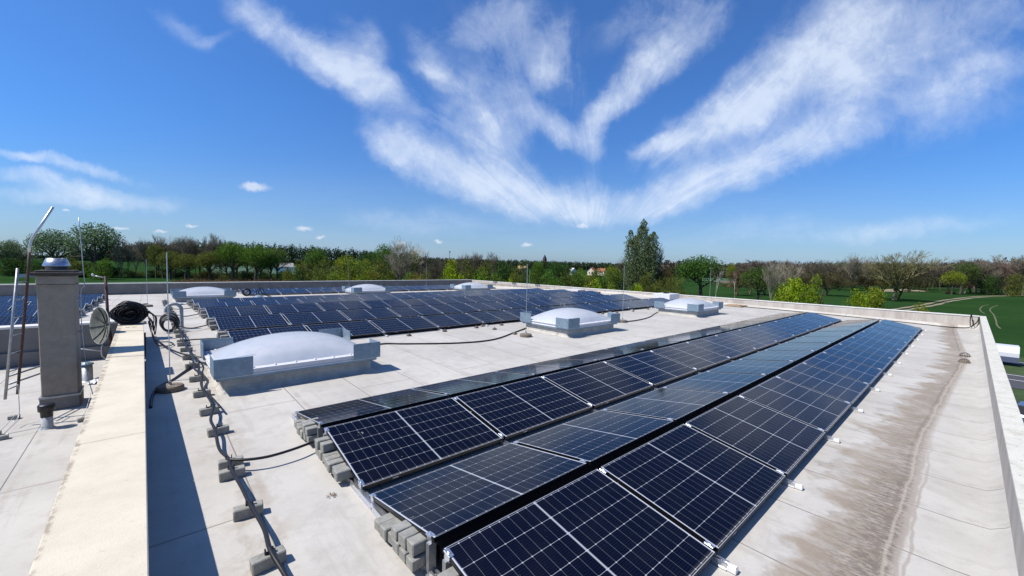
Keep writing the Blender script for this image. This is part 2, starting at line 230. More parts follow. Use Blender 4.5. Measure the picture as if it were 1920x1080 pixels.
(311.5, -10.3, 17.0, 12.6, 'bare', (0.1, 0.091, 0.089), 'grey brown bare tree of the right edge group, fourth from the left'),
(306.0, -14.0, 16.6, 15.1, 'bare', (0.133, 0.097, 0.078), 'grey brown bare tree of the right edge group, fifth from the left'),
(320.0, -18.2, 16.6, 17.0, 'bare', (0.097, 0.111, 0.072), 'grey brown bare tree of the right edge group, sixth from the left'),
(340.2, -21.8, 17.1, 15.3, 'bare', (0.144, 0.11, 0.087), 'grey brown bare tree of the right edge group, seventh from the left'),
(301.0, -0.3, 10.0, 12.4, 'twiggy', (0.096, 0.058, 0.044), 'dark thicket of the right edge group, first from the left'),
(311.2, -4.1, 10.3, 15.5, 'twiggy', (0.068, 0.056, 0.044), 'dark thicket of the right edge group, second from the left'),
(299.8, -9.4, 10.0, 11.3, 'twiggy', (0.07, 0.052, 0.051), 'dark thicket of the right edge group, third from the left'),
(317.2, -12.7, 10.5, 12.4, 'twiggy', (0.093, 0.076, 0.037), 'dark thicket of the right edge group, fourth from the left'),
(303.8, -16.5, 9.5, 13.6, 'twiggy', (0.076, 0.072, 0.039), 'dark thicket of the right edge group, fifth from the left'),
]
WOODS=[
('pine_wood', (0.022, 0.042, 0.018), [(-99, 1029, 16.9), (-51, 987, 24.7), (-23, 963, 30.9), (38, 908, 39.0), (113, 841, 39.4), (154, 805, 36.9), (235, 732, 32.8), (290, 683, 28.9), (331, 646, 24.6)], 'dark pine wood on the skyline behind the bare trees'),
('far_wood', (0.03, 0.045, 0.03), [(-494, 1717, 9.4), (-347, 1585, 8.6), (-254, 1503, 8.8), (-171, 1428, 7.5), (-106, 1371, 10.6)], 'low dark wood on the skyline at the far left'),
('village_wood', (0.04, 0.06, 0.03), [(443, 949, 26.5), (560, 844, 22.0), (667, 749, 21.1), (735, 688, 20.5), (832, 601, 19.4), (939, 505, 19.8)], 'low green wood on the skyline behind the church'),
('brown_wood', (0.075, 0.065, 0.048), [(389, 230, 15.6), (412, 210, 17.4), (425, 199, 17.8), (458, 169, 14.8), (479, 150, 18.7), (513, 120, 18.0), (546, 91, 18.4)], 'brown leafless wood right of the poplar'),
('bare_wood', (0.092, 0.08, 0.06), [(357, 71, 14.0), (385, 46, 15.5), (419, 16, 16.5), (436, 1, 17.4), (453, -14, 20.5), (476, -34, 21.9), (515, -69, 24.5)], 'grey brown leafless wood beyond the right field'),
]
STROKES=[(-0.5834, 0.5491, -0.625, 0.1253, 0.0496, 0.7), (-0.4417, 0.4694, -0.461, 0.1677, 0.0613, 0.9), (-0.3784, 0.4214, -0.464, 0.1516, 0.0584, 1.0), (-0.276, 0.2769, -0.586, 0.1189, 0.0467, 0.9), (-0.1858, 0.2346, -0.387, 0.1662, 0.0613, 1.0), (0.0147, 0.1741, -0.219, 0.2233, 0.0643, 1.0), (0.2149, 0.151, 0.04, 0.2146, 0.0526, 0.8), (-0.3658, 0.48, -0.962, 0.1225, 0.038, 0.4), (-0.347, 0.4805, -1.466, 0.1008, 0.0438, 0.45), (-0.1946, 0.4407, -0.376, 0.0714, 0.0263, 0.7), (-0.0638, 0.5691, 0.295, 0.1242, 0.0511, 0.55), (-0.0716, 0.3094, -0.614, 0.1262, 0.0526, 0.85), (-0.0282, 0.376, -0.557, 0.131, 0.0701, 0.55), (0.0612, 0.5068, -0.951, 0.1931, 0.0584, 0.35), (0.1136, 0.3196, -0.502, 0.1154, 0.038, 0.9), (0.1962, 0.3275, 1.257, 0.0876, 0.035, 0.8), (0.2505, 0.4096, 0.829, 0.1206, 0.0438, 0.85), (0.3628, 0.5257, 0.712, 0.182, 0.0643, 1.0), (0.3124, 0.604, 0.474, 0.1628, 0.0584, 0.4), (-0.0442, 0.2122, -0.758, 0.1165, 0.0496, 0.8), (-0.2124, 0.3284, -0.501, 0.1322, 0.0496, 0.4), (-0.214, 0.4894, -0.956, 0.1006, 0.038, 0.35), (0.0828, 0.5015, -1.897, 0.1252, 0.038, 0.45), (-0.0872, 0.4677, -1.554, 0.1887, 0.2044, 0.22), (0.0452, 0.495, -1.216, 0.1368, 0.1314, 0.18), (0.3542, 0.2908, 0.275, 0.0833, 0.0234, 0.9), (0.4641, 0.3281, 0.45, 0.1821, 0.0643, 1.0), (0.58, 0.4257, 0.654, 0.1868, 0.0803, 1.0), (0.706, 0.5387, 0.812, 0.2352, 0.1095, 0.9), (0.8096, 0.4982, 0.554, 0.2547, 0.1095, 0.9), (0.993, 0.5754, 0.348, 0.332, 0.1387, 0.62), (1.0726, 0.4577, 0.374, 0.2011, 0.0555, 0.55), (0.5573, 0.2584, 0.414, 0.1916, 0.0613, 0.9), (0.4258, 0.1904, 0.298, 0.1864, 0.0526, 0.9), (0.7704, 0.3366, 0.161, 0.1339, 0.0496, 0.55), (0.9509, 0.3965, 0.093, 0.2691, 0.1095, 0.5), (0.6953, 0.3099, 0.29, 0.1831, 0.073, 0.45), (-1.0853, 0.2246, -0.169, 0.1982, 0.019, 0.75), (-1.126, 0.1782, -0.132, 0.1682, 0.0292, 0.7), (-1.044, 0.1391, 0.027, 0.2524, 0.0292, 0.75), (-0.7825, 0.5316, -0.531, 0.1035, 0.035, 0.28), (-0.6978, 0.5102, 0.252, 0.0609, 0.0204, 0.25), (0.9532, 0.1134, 0.101, 0.2867, 0.0321, 0.42), (-0.2427, 0.1029, -0.05, 0.2608, 0.038, 0.35), (0.5985, 0.0982, 0.078, 0.2654, 0.0438, 0.25), (0.1813, 0.1947, 1.497, 0.0945, 0.038, 0.35)]
PUFFS=[(-0.6262, 0.1734, 0.0, 0.0391, 0.0117, 1.0), (-0.6365, 0.1758, 0.0, 0.0183, 0.0117, 1.0), (-0.5084, 0.0761, 0.0, 0.0222, 0.0065, 1.0), (-0.4696, 0.0563, 0.0, 0.013, 0.0039, 1.0), (0.1676, 0.0981, 0.0, 0.0156, 0.0065, 1.0), (0.0341, 0.0489, 0.0, 0.0156, 0.0052, 1.0), (-0.1815, 0.052, 0.0, 0.0117, 0.0039, 1.0), (-0.2723, 0.0475, 0.0, 0.0104, 0.0039, 1.0), (-1.0851, 0.1101, 0.0, 0.0104, 0.0039, 1.0), (-0.8562, 0.0622, 0.0, 0.0183, 0.0039, 1.0), (-0.7806, 0.0767, 0.0, 0.0183, 0.0039, 1.0), (-0.9559, 0.0679, 0.0, 0.0261, 0.0039, 1.0)]
HEAD=(0.66610,0.74587)
CAMROT=[[0.7465075, 0.0221091, -0.6650096], [-0.6650358, 0.056795, -0.7446487], [0.0213057, 0.998141, 0.0571013]]
FOC=14.3813
# ---------------- camera, world, sun, exposure ----------------
sc=bpy.context.scene
H=2.27
cam_d=bpy.data.cameras.new('camera'); cam=bpy.data.objects.new('camera',cam_d); sc.collection.objects.link(cam)
cam_d.sensor_width=36; cam_d.lens=FOC; cam_d.clip_start=.05; cam_d.clip_end=20000
m=Matrix(CAMROT).to_4x4(); m.translation=Vector((0,0,H)); cam.matrix_world=m; sc.camera=cam
SUNV=Vector((-.65,.27,1)).normalized()
sun_el=math.asin(SUNV.z); sun_az=math.atan2(SUNV.x,SUNV.y)
w=bpy.data.worlds.new('World'); sc.world=w; w.use_nodes=True
nt=w.node_tree; nt.nodes.clear()
class NT:
    def __init__(s,nt): s.nt=nt
    def n(s,t,ins=None,**k):
        o=s.nt.nodes.new(t)
        for a,b in k.items(): setattr(o,a,b)
        if ins:
            for a,b in ins.items():
                sk=o.inputs[a]
                if isinstance(b,bpy.types.NodeSocket): s.nt.links.new(b,sk)
                else: sk.default_value=b
        return o
    def m(s,op,a,b=0.0,c=0.0,clamp=False):
        o=s.n('ShaderNodeMath',{0:a,1:b,2:c},operation=op); o.use_clamp=clamp; return o.outputs[0]
    def vm(s,op,a,b=(0,0,0)):
        o=s.n('ShaderNodeVectorMath',{0:a,1:b},operation=op)
        return o.outputs['Value'] if op in('DOT_PRODUCT','LENGTH','DISTANCE') else o.outputs[0]
    def mr(s,v,a,b,c=0.0,d=1.0,smooth=True):
        o=s.n('ShaderNodeMapRange',{'Value':v,'From Min':a,'From Max':b,'To Min':c,'To Max':d})
        o.interpolation_type='SMOOTHSTEP' if smooth else 'LINEAR'; return o.outputs[0]
    def mix(s,f,a,b,blend='MIX'):
        o=s.n('ShaderNodeMix',data_type='RGBA',blend_type=blend)
        for i,v in ((0,f),(6,a),(7,b)):
            if isinstance(v,bpy.types.NodeSocket): s.nt.links.new(v,o.inputs[i])
            else: o.inputs[i].default_value=(tuple(v)+(1,))[:4] if isinstance(v,(tuple,list)) else v
        return o.outputs[2]
    def noise(s,vec,scale,detail=4,rough=.55,dist=0.0,out=0):
        o=s.n('ShaderNodeTexNoise',{'Vector':vec,'Scale':scale,'Detail':detail,'Roughness':rough,'Distortion':dist}); return o.outputs[out]
W=NT(nt)
sky=W.n('ShaderNodeTexSky'); sky.sky_type='NISHITA'; sky.sun_disc=False
sky.sun_elevation=sun_el; sky.sun_rotation=sun_az; sky.air_density=1.0; sky.dust_density=.6; sky.ozone_density=2.2
dirv=W.n('ShaderNodeTexCoord').outputs['Generated']
dirv=W.vm('NORMALIZE',dirv)
fh=W.vm('DOT_PRODUCT',dirv,(HEAD[0],HEAD[1],0)); rh=W.vm('DOT_PRODUCT',dirv,(HEAD[1],-HEAD[0],0))
sep=W.n('ShaderNodeSeparateXYZ',{0:dirv}); dz=sep.outputs[2]
fpos=W.m('MAXIMUM',fh,.05)
u=W.m('DIVIDE',rh,fpos); v=W.m('DIVIDE',dz,fpos)
uv=W.n('ShaderNodeCombineXYZ',{0:u,1:v,2:0.0}).outputs[0]
wn=W.noise(uv,3.2,5,.6,0,1); wv=W.vm('SUBTRACT',wn,(.5,.5,.5)); wv=W.n('ShaderNodeVectorMath',{0:wv,'Scale':.10},operation='SCALE').outputs[0]
wn2=W.noise(uv,14,4,.6,0,1); wv2=W.vm('SUBTRACT',wn2,(.5,.5,.5)); wv2=W.n('ShaderNodeVectorMath',{0:wv2,'Scale':.045},operation='SCALE').outputs[0]
uw=W.vm('ADD',W.vm('ADD',uv,wv),wv2)
def ell(vec,L,soft0=1.0,soft1=.25):
    acc=None
    for (cx,cy,a,lx,ly,wt) in L:
        mp=W.n('ShaderNodeMapping',{'Vector':vec,'Location':(cx,cy,0),'Rotation':(0,0,a),'Scale':(lx,ly,1)}); mp.vector_type='TEXTURE'
        d=W.vm('LENGTH',mp.outputs[0]); e=W.mr(d,soft0,soft1,0,wt)
        acc=e if acc is None else W.m('ADD',acc,W.m('MULTIPLY',e,W.m('SUBTRACT',1.0,W.m('MULTIPLY',acc,.6))))
    return acc
dens=ell(uw,STROKES,1.35,.15)
# streaky cirrus texture; fibres fan out away from the horizon
ang=W.m('ARCTAN2',W.m('SUBTRACT',u,.19),W.m('SUBTRACT',v,.02)); rad=W.vm('LENGTH',W.vm('SUBTRACT',uv,(.19,.02,0)))
fib=W.noise(W.n('ShaderNodeCombineXYZ',{0:W.m('MULTIPLY',ang,6.0),1:W.m('MULTIPLY',rad,4.2),2:0.0}).outputs[0],1.0,8,.66,.9)
soft=W.noise(uw,6.0,6,.6,.4)
fn=W.noise(uw,26.0,5,.65,.3)
tex=W.m('ADD',W.m('ADD',W.m('MULTIPLY',fib,.44),W.m('MULTIPLY',soft,.44)),W.m('MULTIPLY',fn,.19))
cl=W.m('MULTIPLY',W.m('ADD',W.m('MULTIPLY',dens,.78),W.m('MULTIPLY',W.m('SUBTRACT',tex,.565),3.3)),W.mr(dens,.0,.45))
cl=W.m('MULTIPLY',cl,W.mr(fh,.02,.25))
cl=W.m('ADD',W.m('ADD',W.mr(cl,-.05,.95,0,.42,False),W.mr(cl,.50,1.7,0,.32,False)),W.mr(dens,.05,1.2,0,.22,False))
veil=W.m('MULTIPLY',W.mr(v,.0,.26,.30,0.0),W.mr(W.noise(W.n('ShaderNodeMapping',{'Vector':uv,'Scale':(1.2,7,1)}).outputs[0],2.0,5,.6),.3,.7,.45,1.0))
pn=W.vm('ADD',uv,W.n('ShaderNodeVectorMath',{0:W.vm('SUBTRACT',W.noise(uv,60,4,.6,0,1),(.5,.5,.5)),'Scale':.016},operation='SCALE').outputs[0])
puff=W.m('MULTIPLY',W.m('MINIMUM',ell(pn,PUFFS,1.25,.1),1.0),W.mr(fh,.1,.2))
# generic cirrus for the part of the sky behind the viewer
up=W.vm('SCALE',dirv); 
bk=W.noise(W.n('ShaderNodeMapping',{'Vector':dirv,'Scale':(1,1,3)}).outputs[0],2.2,7,.6,.6)
bkc=W.m('MULTIPLY',W.mr(bk,.5,.75,0,.6),W.m('MULTIPLY',W.mr(fh,.25,.0),W.mr(dz,0,.2)))
tint=W.mix(1.0,sky.outputs[0],SKYTINT if 'SKYTINT' in globals() else (.40,.88,1.52),'MULTIPLY')
hz=W.mr(v,-.02,.42,1,0)
deep=W.mix(W.m('MULTIPLY',hz,1.0),tint,W.mix(1.0,sky.outputs[0],(.58,.84,1.22),'MULTIPLY'))
c1=W.mix(W.m('MAXIMUM',veil,0.0),deep,(5.0,6.3,9.0))
c1=W.mix(W.m('ADD',cl,bkc,clamp=True),c1,(8.0,8.9,10.3))
c1=W.mix(W.m('MULTIPLY',puff,.62),c1,(8.6,9.0,9.9))
bg=W.n('ShaderNodeBackground',{'Color':c1,'Strength':.078}); wo=W.n('ShaderNodeOutputWorld',{0:bg.outputs[0]})
sl=bpy.data.lights.new('sun','SUN'); sl.energy=4.9; sl.angle=R(.53); sl.color=(1,.94,.86)
so=bpy.data.objects.new('sun',sl); sc.collection.objects.link(so); so.rotation_euler=SUNV.to_track_quat('Z','Y').to_euler(); so.location=(-20,10,40)
sc.view_settings.view_transform='Standard'; sc.view_settings.look='None'; sc.view_settings.exposure=0.38; sc.view_settings.gamma=1.0; sc.view_settings.use_curve_mapping=False
# ---------------- helpers ----------------
C=sc.collection
rnd=random.Random(7)
def mat(name,build):
    mm=bpy.data.materials.new(name); mm.use_nodes=True; t=mm.node_tree; t.nodes.clear()
    S=NT(t); out=S.n('ShaderNodeOutputMaterial'); sh=build(S); t.links.new(sh,out.inputs[0]); return mm
def prin(S,col,rough=.6,metal=0.0,spec=.5,bump=None,bstr=.2,bdist=.01,**kw):
    ins={'Roughness':rough,'Metallic':metal,'Specular IOR Level':spec}
    p=S.n('ShaderNodeBsdfPrincipled',ins)
    if isinstance(col,bpy.types.NodeSocket): S.nt.links.new(col,p.inputs['Base Color'])
    else: p.inputs['Base Color'].default_value=tuple(col)+(1,)
    for k,vv in kw.items(): p.inputs[k.replace('_',' ')].default_value=vv
    if bump is not None:
        b=S.n('ShaderNodeBump',{'Strength':bstr,'Distance':bdist,'Height':bump}); S.nt.links.new(b.outputs[0],p.inputs['Normal'])
    return p.outputs[0]
def OC(S): return S.n('ShaderNodeTexCoord').outputs['Object']
def WC(S): return S.n('ShaderNodeNewGeometry').outputs['Position']
def simple(name,col,rough=.6,metal=0,var=.18,sc_=12.0,bs=.15,spec=.5,world=True,fine=120.0):
    def b(S):
        c=WC(S) if world else OC(S)
        n1=S.noise(c,sc_,5,.6); n2=S.noise(c,fine,3,.6)
        k=S.m('MULTIPLY',S.mr(n1,.3,.7,1-var,1+var*.7),S.mr(n2,.3,.7,1-var*.35,1+var*.35))
        cc=S.vm('MULTIPLY',S.n('ShaderNodeCombineXYZ',{0:k,1:k,2:k}).outputs[0],tuple(col))
        return prin(S,cc,rough,metal,spec,n2,bs,.004)
    return mat(name,b)
class MB:
    def __init__(s): s.v=[]; s.f=[]
    def add(s,vs,fs):
        o=len(s.v); s.v+= [tuple(x) for x in vs]; s.f+=[tuple(i+o for i in f) for f in fs]; return s
    def box(s,x0,x1,y0,y1,z0,z1,M=None):
        vs=[Vector((x,y,z)) for x in (x0,x1) for y in (y0,y1) for z in (z0,z1)]
        if M is not None: vs=[M@p for p in vs]
        return s.add(vs,[(0,1,3,2),(4,6,7,5),(0,4,5,1),(2,3,7,6),(0,2,6,4),(1,5,7,3)])
    def bbox(s,x0,x1,y0,y1,z0,z1,b=.004,M=None):
        # box with chamfered edges
        vs=[];fs=[]
        cx=[(x0,x0+b),(x1,x1-b)];cy=[(y0,y0+b),(y1,y1-b)];cz=[(z0,z0+b),(z1,z1-b)]
        idx={}
        for i in(0,1):
            for j in(0,1):
                for k in(0,1):
                    for a in(0,1,2):
                        p=[cx[i][1],cy[j][1],cz[k][1]]; p[a]=(cx[i][0],cy[j][0],cz[k][0])[a]
                        idx[i,j,k,a]=len(vs); vs.append(Vector(p))
        I=lambda i,j,k,a:idx[i,j,k,a]
        for i in(0,1): fs.append([I(i,0,0,0),I(i,1,0,0),I(i,1,1,0),I(i,0,1,0)][::1 if i else -1])
        for j in(0,1): fs.append([I(0,j,0,1),I(1,j,0,1),I(1,j,1,1),I(0,j,1,1)][::-1 if j else 1])
        for k in(0,1): fs.append([I(0,0,k,2),I(1,0,k,2),I(1,1,k,2),I(0,1,k,2)][::1 if k else -1])
        for i in(0,1):
            for j in(0,1): fs.append([I(i,j,0,0),I(i,j,1,0),I(i,j,1,1),I(i,j,0,1)])
        for i in(0,1):
            for k in(0,1): fs.append([I(i,0,k,0),I(i,1,k,0),I(i,1,k,2),I(i,0,k,2)])
        for j in(0,1):
            for k in(0,1): fs.append([I(0,j,k,1),I(1,j,k,1),I(1,j,k,2),I(0,j,k,2)])
        for i in(0,1):
            for j in(0,1):
                for k in(0,1): fs.append([I(i,j,k,0),I(i,j,k,1),I(i,j,k,2)])
        if M is not None: vs=[M@p for p in vs]
        return s.add(vs,fs)
    def tube(s,pts,r,n=8,cap=True,closed=False):
        pts=[Vector(p) for p in pts]; N=len(pts); rr=r if isinstance(r,(list,tuple)) else [r]*N
        vs=[]; up=Vector((0,0,1)); prev=None
        for i,p in enumerate(pts):
            if closed: t=pts[(i+1)%N]-pts[i-1]
            else: t=pts[min(i+1,N-1)]-pts[max(i-1,0)]
            t=t.normalized() if t.length>1e-9 else Vector((0,0,1))
            if prev is None:
                a=t.cross(up) if abs(t.z)<.95 else t.cross(Vector((1,0,0)))
            else: a=prev-t*prev.dot(t)
            a.normalize(); prev=a; b=t.cross(a)
            for k in range(n):
                th=2*PI*k/n; vs.append(p+(a*math.cos(th)+b*math.sin(th))*rr[i])
        fs=[]
        for i in range(N if closed else N-1):
            j=(i+1)%N
            for k in range(n): fs.append((i*n+k,i*n+(k+1)%n,j*n+(k+1)%n,j*n+k))
        if cap and not closed: fs+= [tuple(range(n))[::-1],tuple((N-1)*n+k for k in range(n))]
        return s.add(vs,fs)
    def lathe(s,prof,n=24,c=(0,0,0),M=None):
        vs=[];fs=[];P=len(prof)
        for k in range(n):
            th=2*PI*k/n
            for r,z in prof: vs.append(Vector((c[0]+r*math.cos(th),c[1]+r*math.sin(th),c[2]+z)))
        for k in range(n):
            j=(k+1)%n
            for i in range(P-1): fs.append((k*P+i,j*P+i,j*P+i+1,k*P+i+1))
        if M is not None: vs=[M@p for p in vs]
        return s.add(vs,fs)
    def mesh(s,name,m=None,smooth=False):
        me=bpy.data.meshes.new(name); me.from_pydata([tuple(p) for p in s.v],[],s.f); me.update()
        if m: me.materials.append(m)
        if smooth: me.polygons.foreach_set('use_smooth',[True]*len(me.polygons))
        return me
    def build(s,name,m,parent=None,smooth=False,**k):
        return ob(name,s.mesh(name,m,smooth),parent,**k)
def ob(name,data,parent=None,label=None,cat=None,group=None,kind=None,loc=None,rot=None,scale=None,col=None):
    o=bpy.data.objects.new(name,data); C.objects.link(o)
    if parent: o.parent=parent
    if label: o['label']=label
    if cat: o['category']=cat
    if group: o['group']=group
    if kind: o['kind']=kind
    if loc is not None: o.location=loc
    if rot is not None: o.rotation_euler=rot
    if scale is not None: o.scale=scale
    if col is not None: o.color=tuple(col)+(1,)
    return o
def thing(name,label,cat,loc=(0,0,0),rot=(0,0,0),group=None): return ob(name,None,None,label,cat,group,None,loc,rot)
KIDS={}
def copy_tree(root,label,loc,rot=None,group=None):
    r=root.copy(); C.objects.link(r); r.location=loc; r['label']=label
    if rot is not None: r.rotation_euler=rot
    if group: r['group']=group
    for ch in root.children:
        c=ch.copy(); C.objects.link(c); c.parent=r
        for g in ch.children:
            d=g.copy(); C.objects.link(d); d.parent=c
    return r
ORD=['first','second','third','fourth','fifth','sixth','seventh','eighth','ninth','tenth','eleventh','twelfth','thirteenth','fourteenth','fifteenth','sixteenth','seventeenth','eighteenth','nineteenth','twentieth']
def zr(y):
    if y<0: return 0.0
    return .0175*y if y<17.5 else .306-.025*(y-17.5)
# ---------------- materials ----------------
def b_roof(S):
    c=WC(S); sp=S.n('ShaderNodeSeparateXYZ',{0:c}); x,y=sp.outputs[0],sp.outputs[1]
    br=S.n('ShaderNodeTexBrick',{'Vector':S.n('ShaderNodeMapping',{'Vector':S.n('ShaderNodeCombineXYZ',{0:y,1:x,2:0.0}).outputs[0],'Location':(.7,.28,0)}).outputs[0],'Color1':(1,1,1,1),'Color2':(.93,.93,.94,1),'Mortar':(0,0,0,1),'Scale':1.0,'Mortar Size':.010,'Mortar Smooth':.8,'Brick Width':7.5,'Row Height':.97}); br.offset=.37
    n1=S.noise(c,.55,5,.6); n2=S.noise(c,5.0,6,.62); n3=S.noise(c,70,4,.65)
    base=S.mix(S.mr(n1,.35,.68),(.47,.452,.412),(.39,.372,.337))
    base=S.mix(S.mr(n2,.45,.75,0,.45),base,(.31,.29,.262))
    seam=S.m('SUBTRACT',1.0,br.outputs['Fac'])
    seamv=S.mr(S.noise(c,.9,4,.6),.36,.66,.12,1.0)
    base=S.mix(S.m('MULTIPLY',br.outputs['Fac'],S.m('MULTIPLY',seamv,.48)),base,(.24,.215,.185))
    base=S.mix(.6,base,br.outputs['Color'],'MULTIPLY')
    # dirty shoulder along seams
    seam2=S.n('ShaderNodeTexBrick',{'Vector':S.n('ShaderNodeMapping',{'Vector':S.n('ShaderNodeCombineXYZ',{0:y,1:x,2:0.0}).outputs[0],'Location':(.7,.20,0)}).outputs[0],'Color1':(1,1,1,1),'Color2':(1,1,1,1),'Mortar':(0,0,0,1),'Scale':1.0,'Mortar Size':.05,'Mortar Smooth':1.0,'Brick Width':7.5,'Row Height':.97}); seam2.offset=.37
    base=S.mix(S.m('MULTIPLY',seam2.outputs['Fac'],S.mr(n2,.4,.65,.05,.6)),base,(.33,.285,.235))
    band=S.mr(S.noise(S.n('ShaderNodeMapping',{'Vector':c,'Scale':(9,.5,1)}).outputs[0],1.0,4,.6,.3),.56,.68,0,.30)
    base=S.mix(band,base,(.33,.30,.265))
    gr=S.mr(S.m('ABSOLUTE',S.m('SUBTRACT',x,.62)),.42,.10); gr=S.m('MULTIPLY',gr,S.mr(S.noise(c,3.4,5,.65,.4),.46,.62,0,.5))
    base=S.mix(gr,base,(.30,.255,.205))
    # gutter dirt towards the drains
    yc=S.m('MINIMUM',.33,S.m('SUBTRACT',S.m('MULTIPLY',S.m('ABSOLUTE',S.m('SUBTRACT',x,16.3)),.042),.01))
    wob=S.noise(S.n('ShaderNodeMapping',{'Vector':c,'Scale':(1,.8,1)}).outputs[0],1.6,6,.6)
    t=S.m('SUBTRACT',y,yc)
    reach=S.m('MULTIPLY_ADD',S.m('SUBTRACT',wob,.5),1.5,S.mr(x,2.0,13,.60,.40,False))
    inn=S.m('MULTIPLY',S.mr(S.m('SUBTRACT',t,reach),.05,-.17),S.mr(t,-.12,.0))
    ring=S.m('MULTIPLY',S.mr(S.m('ABSOLUTE',S.m('SUBTRACT',t,reach)),.07,.0),S.mr(t,0,.1))
    streak=S.noise(S.n('ShaderNodeMapping',{'Vector':c,'Scale':(7,2.2,1)}).outputs[0],1.5,7,.7,.5)
    mott=S.noise(S.n('ShaderNodeMapping',{'Vector':c,'Scale':(28,12,1)}).outputs[0],1.0,6,.75,.3)
    near=S.mr(t,.50,.03)
    base=S.mix(S.m('MULTIPLY',inn,S.mr(streak,.28,.58,.38,.95)),base,(.25,.205,.155))
    base=S.mix(S.m('MULTIPLY',S.m('MULTIPLY',inn,near),S.m('MULTIPLY',S.mr(mott,.40,.58,0,.9),S.mr(x,9,5,.45,1))),base,(.115,.095,.08))
    base=S.mix(S.m('MULTIPLY',ring,S.mr(S.noise(c,2.5,3,.6),.4,.65,.05,.5)),base,(.19,.16,.13))
    cr=S.mr(S.m('ABSOLUTE',S.m('ADD',t,S.m('MULTIPLY',S.m('SUBTRACT',S.noise(c,1.3,4),.5),.12))),.020,.004)
    base=S.mix(S.m('MULTIPLY',cr,.5),base,(.40,.36,.30))
    crb=S.mr(S.m('ABSOLUTE',S.m('ADD',S.m('ADD',t,-.045),S.m('MULTIPLY',S.m('SUBTRACT',S.noise(c,1.3,4),.5),.12))),.022,.006); base=S.mix(S.m('MULTIPLY',crb,.55),base,(.16,.13,.105))
    crc=S.mr(S.m('ABSOLUTE',S.m('ADD',S.m('ADD',t,.115),S.m('MULTIPLY',S.m('SUBTRACT',S.noise(c,1.8,4),.5),.14))),.018,.004); base=S.mix(S.m('MULTIPLY',crc,S.mr(x,9,6,.0,.6)),base,(.25,.21,.17))
    cr2=S.mr(S.m('ABSOLUTE',S.m('ADD',S.m('ADD',t,.07),S.m('MULTIPLY',S.m('SUBTRACT',S.noise(c,3,3),.5),.12))),.03,.008)
    base=S.mix(S.m('MULTIPLY',cr2,S.mr(x,9,6,.15,.7)),base,(.28,.24,.2))
    # puddle marks elsewhere
    p1=S.noise(S.vm('ADD',c,(13,4,0)),.42,5,.55,.6)
    rg=S.mr(S.m('ABSOLUTE',S.m('SUBTRACT',p1,.6)),.022,.0)
    base=S.mix(S.m('MULTIPLY',rg,.35),base,(.36,.33,.29))
    base=S.mix(S.mr(p1,.6,.68,0,.28),base,(.42,.39,.35))
    spk=S.mr(S.noise(c,38,2,.5),.70,.76,0,.6)
    base=S.mix(S.m('MULTIPLY',spk,S.mr(n2,.5,.6)),base,(.16,.12,.09))
    base=S.mix(S.mr(n3,.3,.7,0,.16),base,(.25,.24,.22))
    hgt=S.m('ADD',S.m('MULTIPLY',n3,.12),S.m('ADD',S.m('MULTIPLY',br.outputs['Fac'],.6),S.m('MULTIPLY',S.noise(c,2.2,3,.5),1.6)))
    return prin(S,base,.75,0,.3,hgt,.5,.012)
M_roof=mat('roof_membrane',b_roof)
def b_cop(S):
    c=WC(S); n1=S.noise(c,2.2,6,.62); n2=S.noise(c,24,5,.65); n3=S.noise(c,120,3,.6)
    base=S.mix(S.mr(n1,.35,.7),(.56,.51,.405),(.49,.44,.345))
    base=S.mix(S.mr(n2,.58,.74,0,.5),base,(.40,.34,.27)); base=S.mix(S.mr(n3,.68,.76,0,.5),base,(.2,.17,.13))
    xx=S.n('ShaderNodeSeparateXYZ',{0:c}).outputs[0]; ed=S.m('MULTIPLY',S.mr(xx,-.458,-.482),S.mr(S.noise(c,11,6,.75),.44,.56,0,.75)); base=S.mix(ed,base,(.24,.20,.15))
    return prin(S,base,.85,0,.2,S.m('ADD',S.m('MULTIPLY',n2,.6),n3),.35,.006)
M_cop=mat('cream_render',b_cop)
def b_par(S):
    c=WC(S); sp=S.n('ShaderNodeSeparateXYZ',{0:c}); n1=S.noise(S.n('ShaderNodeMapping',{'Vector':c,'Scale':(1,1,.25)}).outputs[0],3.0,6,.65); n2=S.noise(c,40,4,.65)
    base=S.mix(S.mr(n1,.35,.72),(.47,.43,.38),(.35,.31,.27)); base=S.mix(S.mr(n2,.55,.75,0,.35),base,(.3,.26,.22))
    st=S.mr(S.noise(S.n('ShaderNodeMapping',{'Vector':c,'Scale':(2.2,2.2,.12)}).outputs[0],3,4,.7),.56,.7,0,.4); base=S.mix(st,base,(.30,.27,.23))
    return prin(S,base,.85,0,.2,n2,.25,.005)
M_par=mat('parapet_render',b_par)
def b_lich(S):
    c=WC(S); n1=S.noise(c,6,6,.7); n2=S.noise(c,30,5,.7)
    base=S.mix(S.mr(n1,.4,.7),(.52,.51,.45),(.43,.41,.35)); base=S.mix(S.mr(n2,.6,.68,0,.8),base,(.16,.16,.14))
    return prin(S,base,.85,0,.2,n2,.25,.004)
M_lich=mat('weathered_coping',b_lich)
M_white=simple('white_coping',(.62,.60,.55),.5,0,.1,3)
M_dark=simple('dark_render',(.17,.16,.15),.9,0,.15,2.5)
M_chim=simple('chimney_concrete',(.26,.225,.18),.92,0,.13,7,.5)
M_chim2=simple('chimney_cap',(.05,.045,.04),.95,0,.35,10,.5)
M_alu=simple('aluminium',(.72,.73,.74),.32,.9,.08,30)
M_galv=simple('galvanised_steel',(.20,.27,.33),.5,.35,.16,14,.1)
M_galv2=simple('shiny_cowl_steel',(.42,.44,.48),.3,.85,.1,20)
M_steel=simple('dull_steel',(.33,.34,.34),.5,.7,.2,20)
M_rust=simple('rusty_tube',(.09,.045,.04),.7,.3,.3,25)
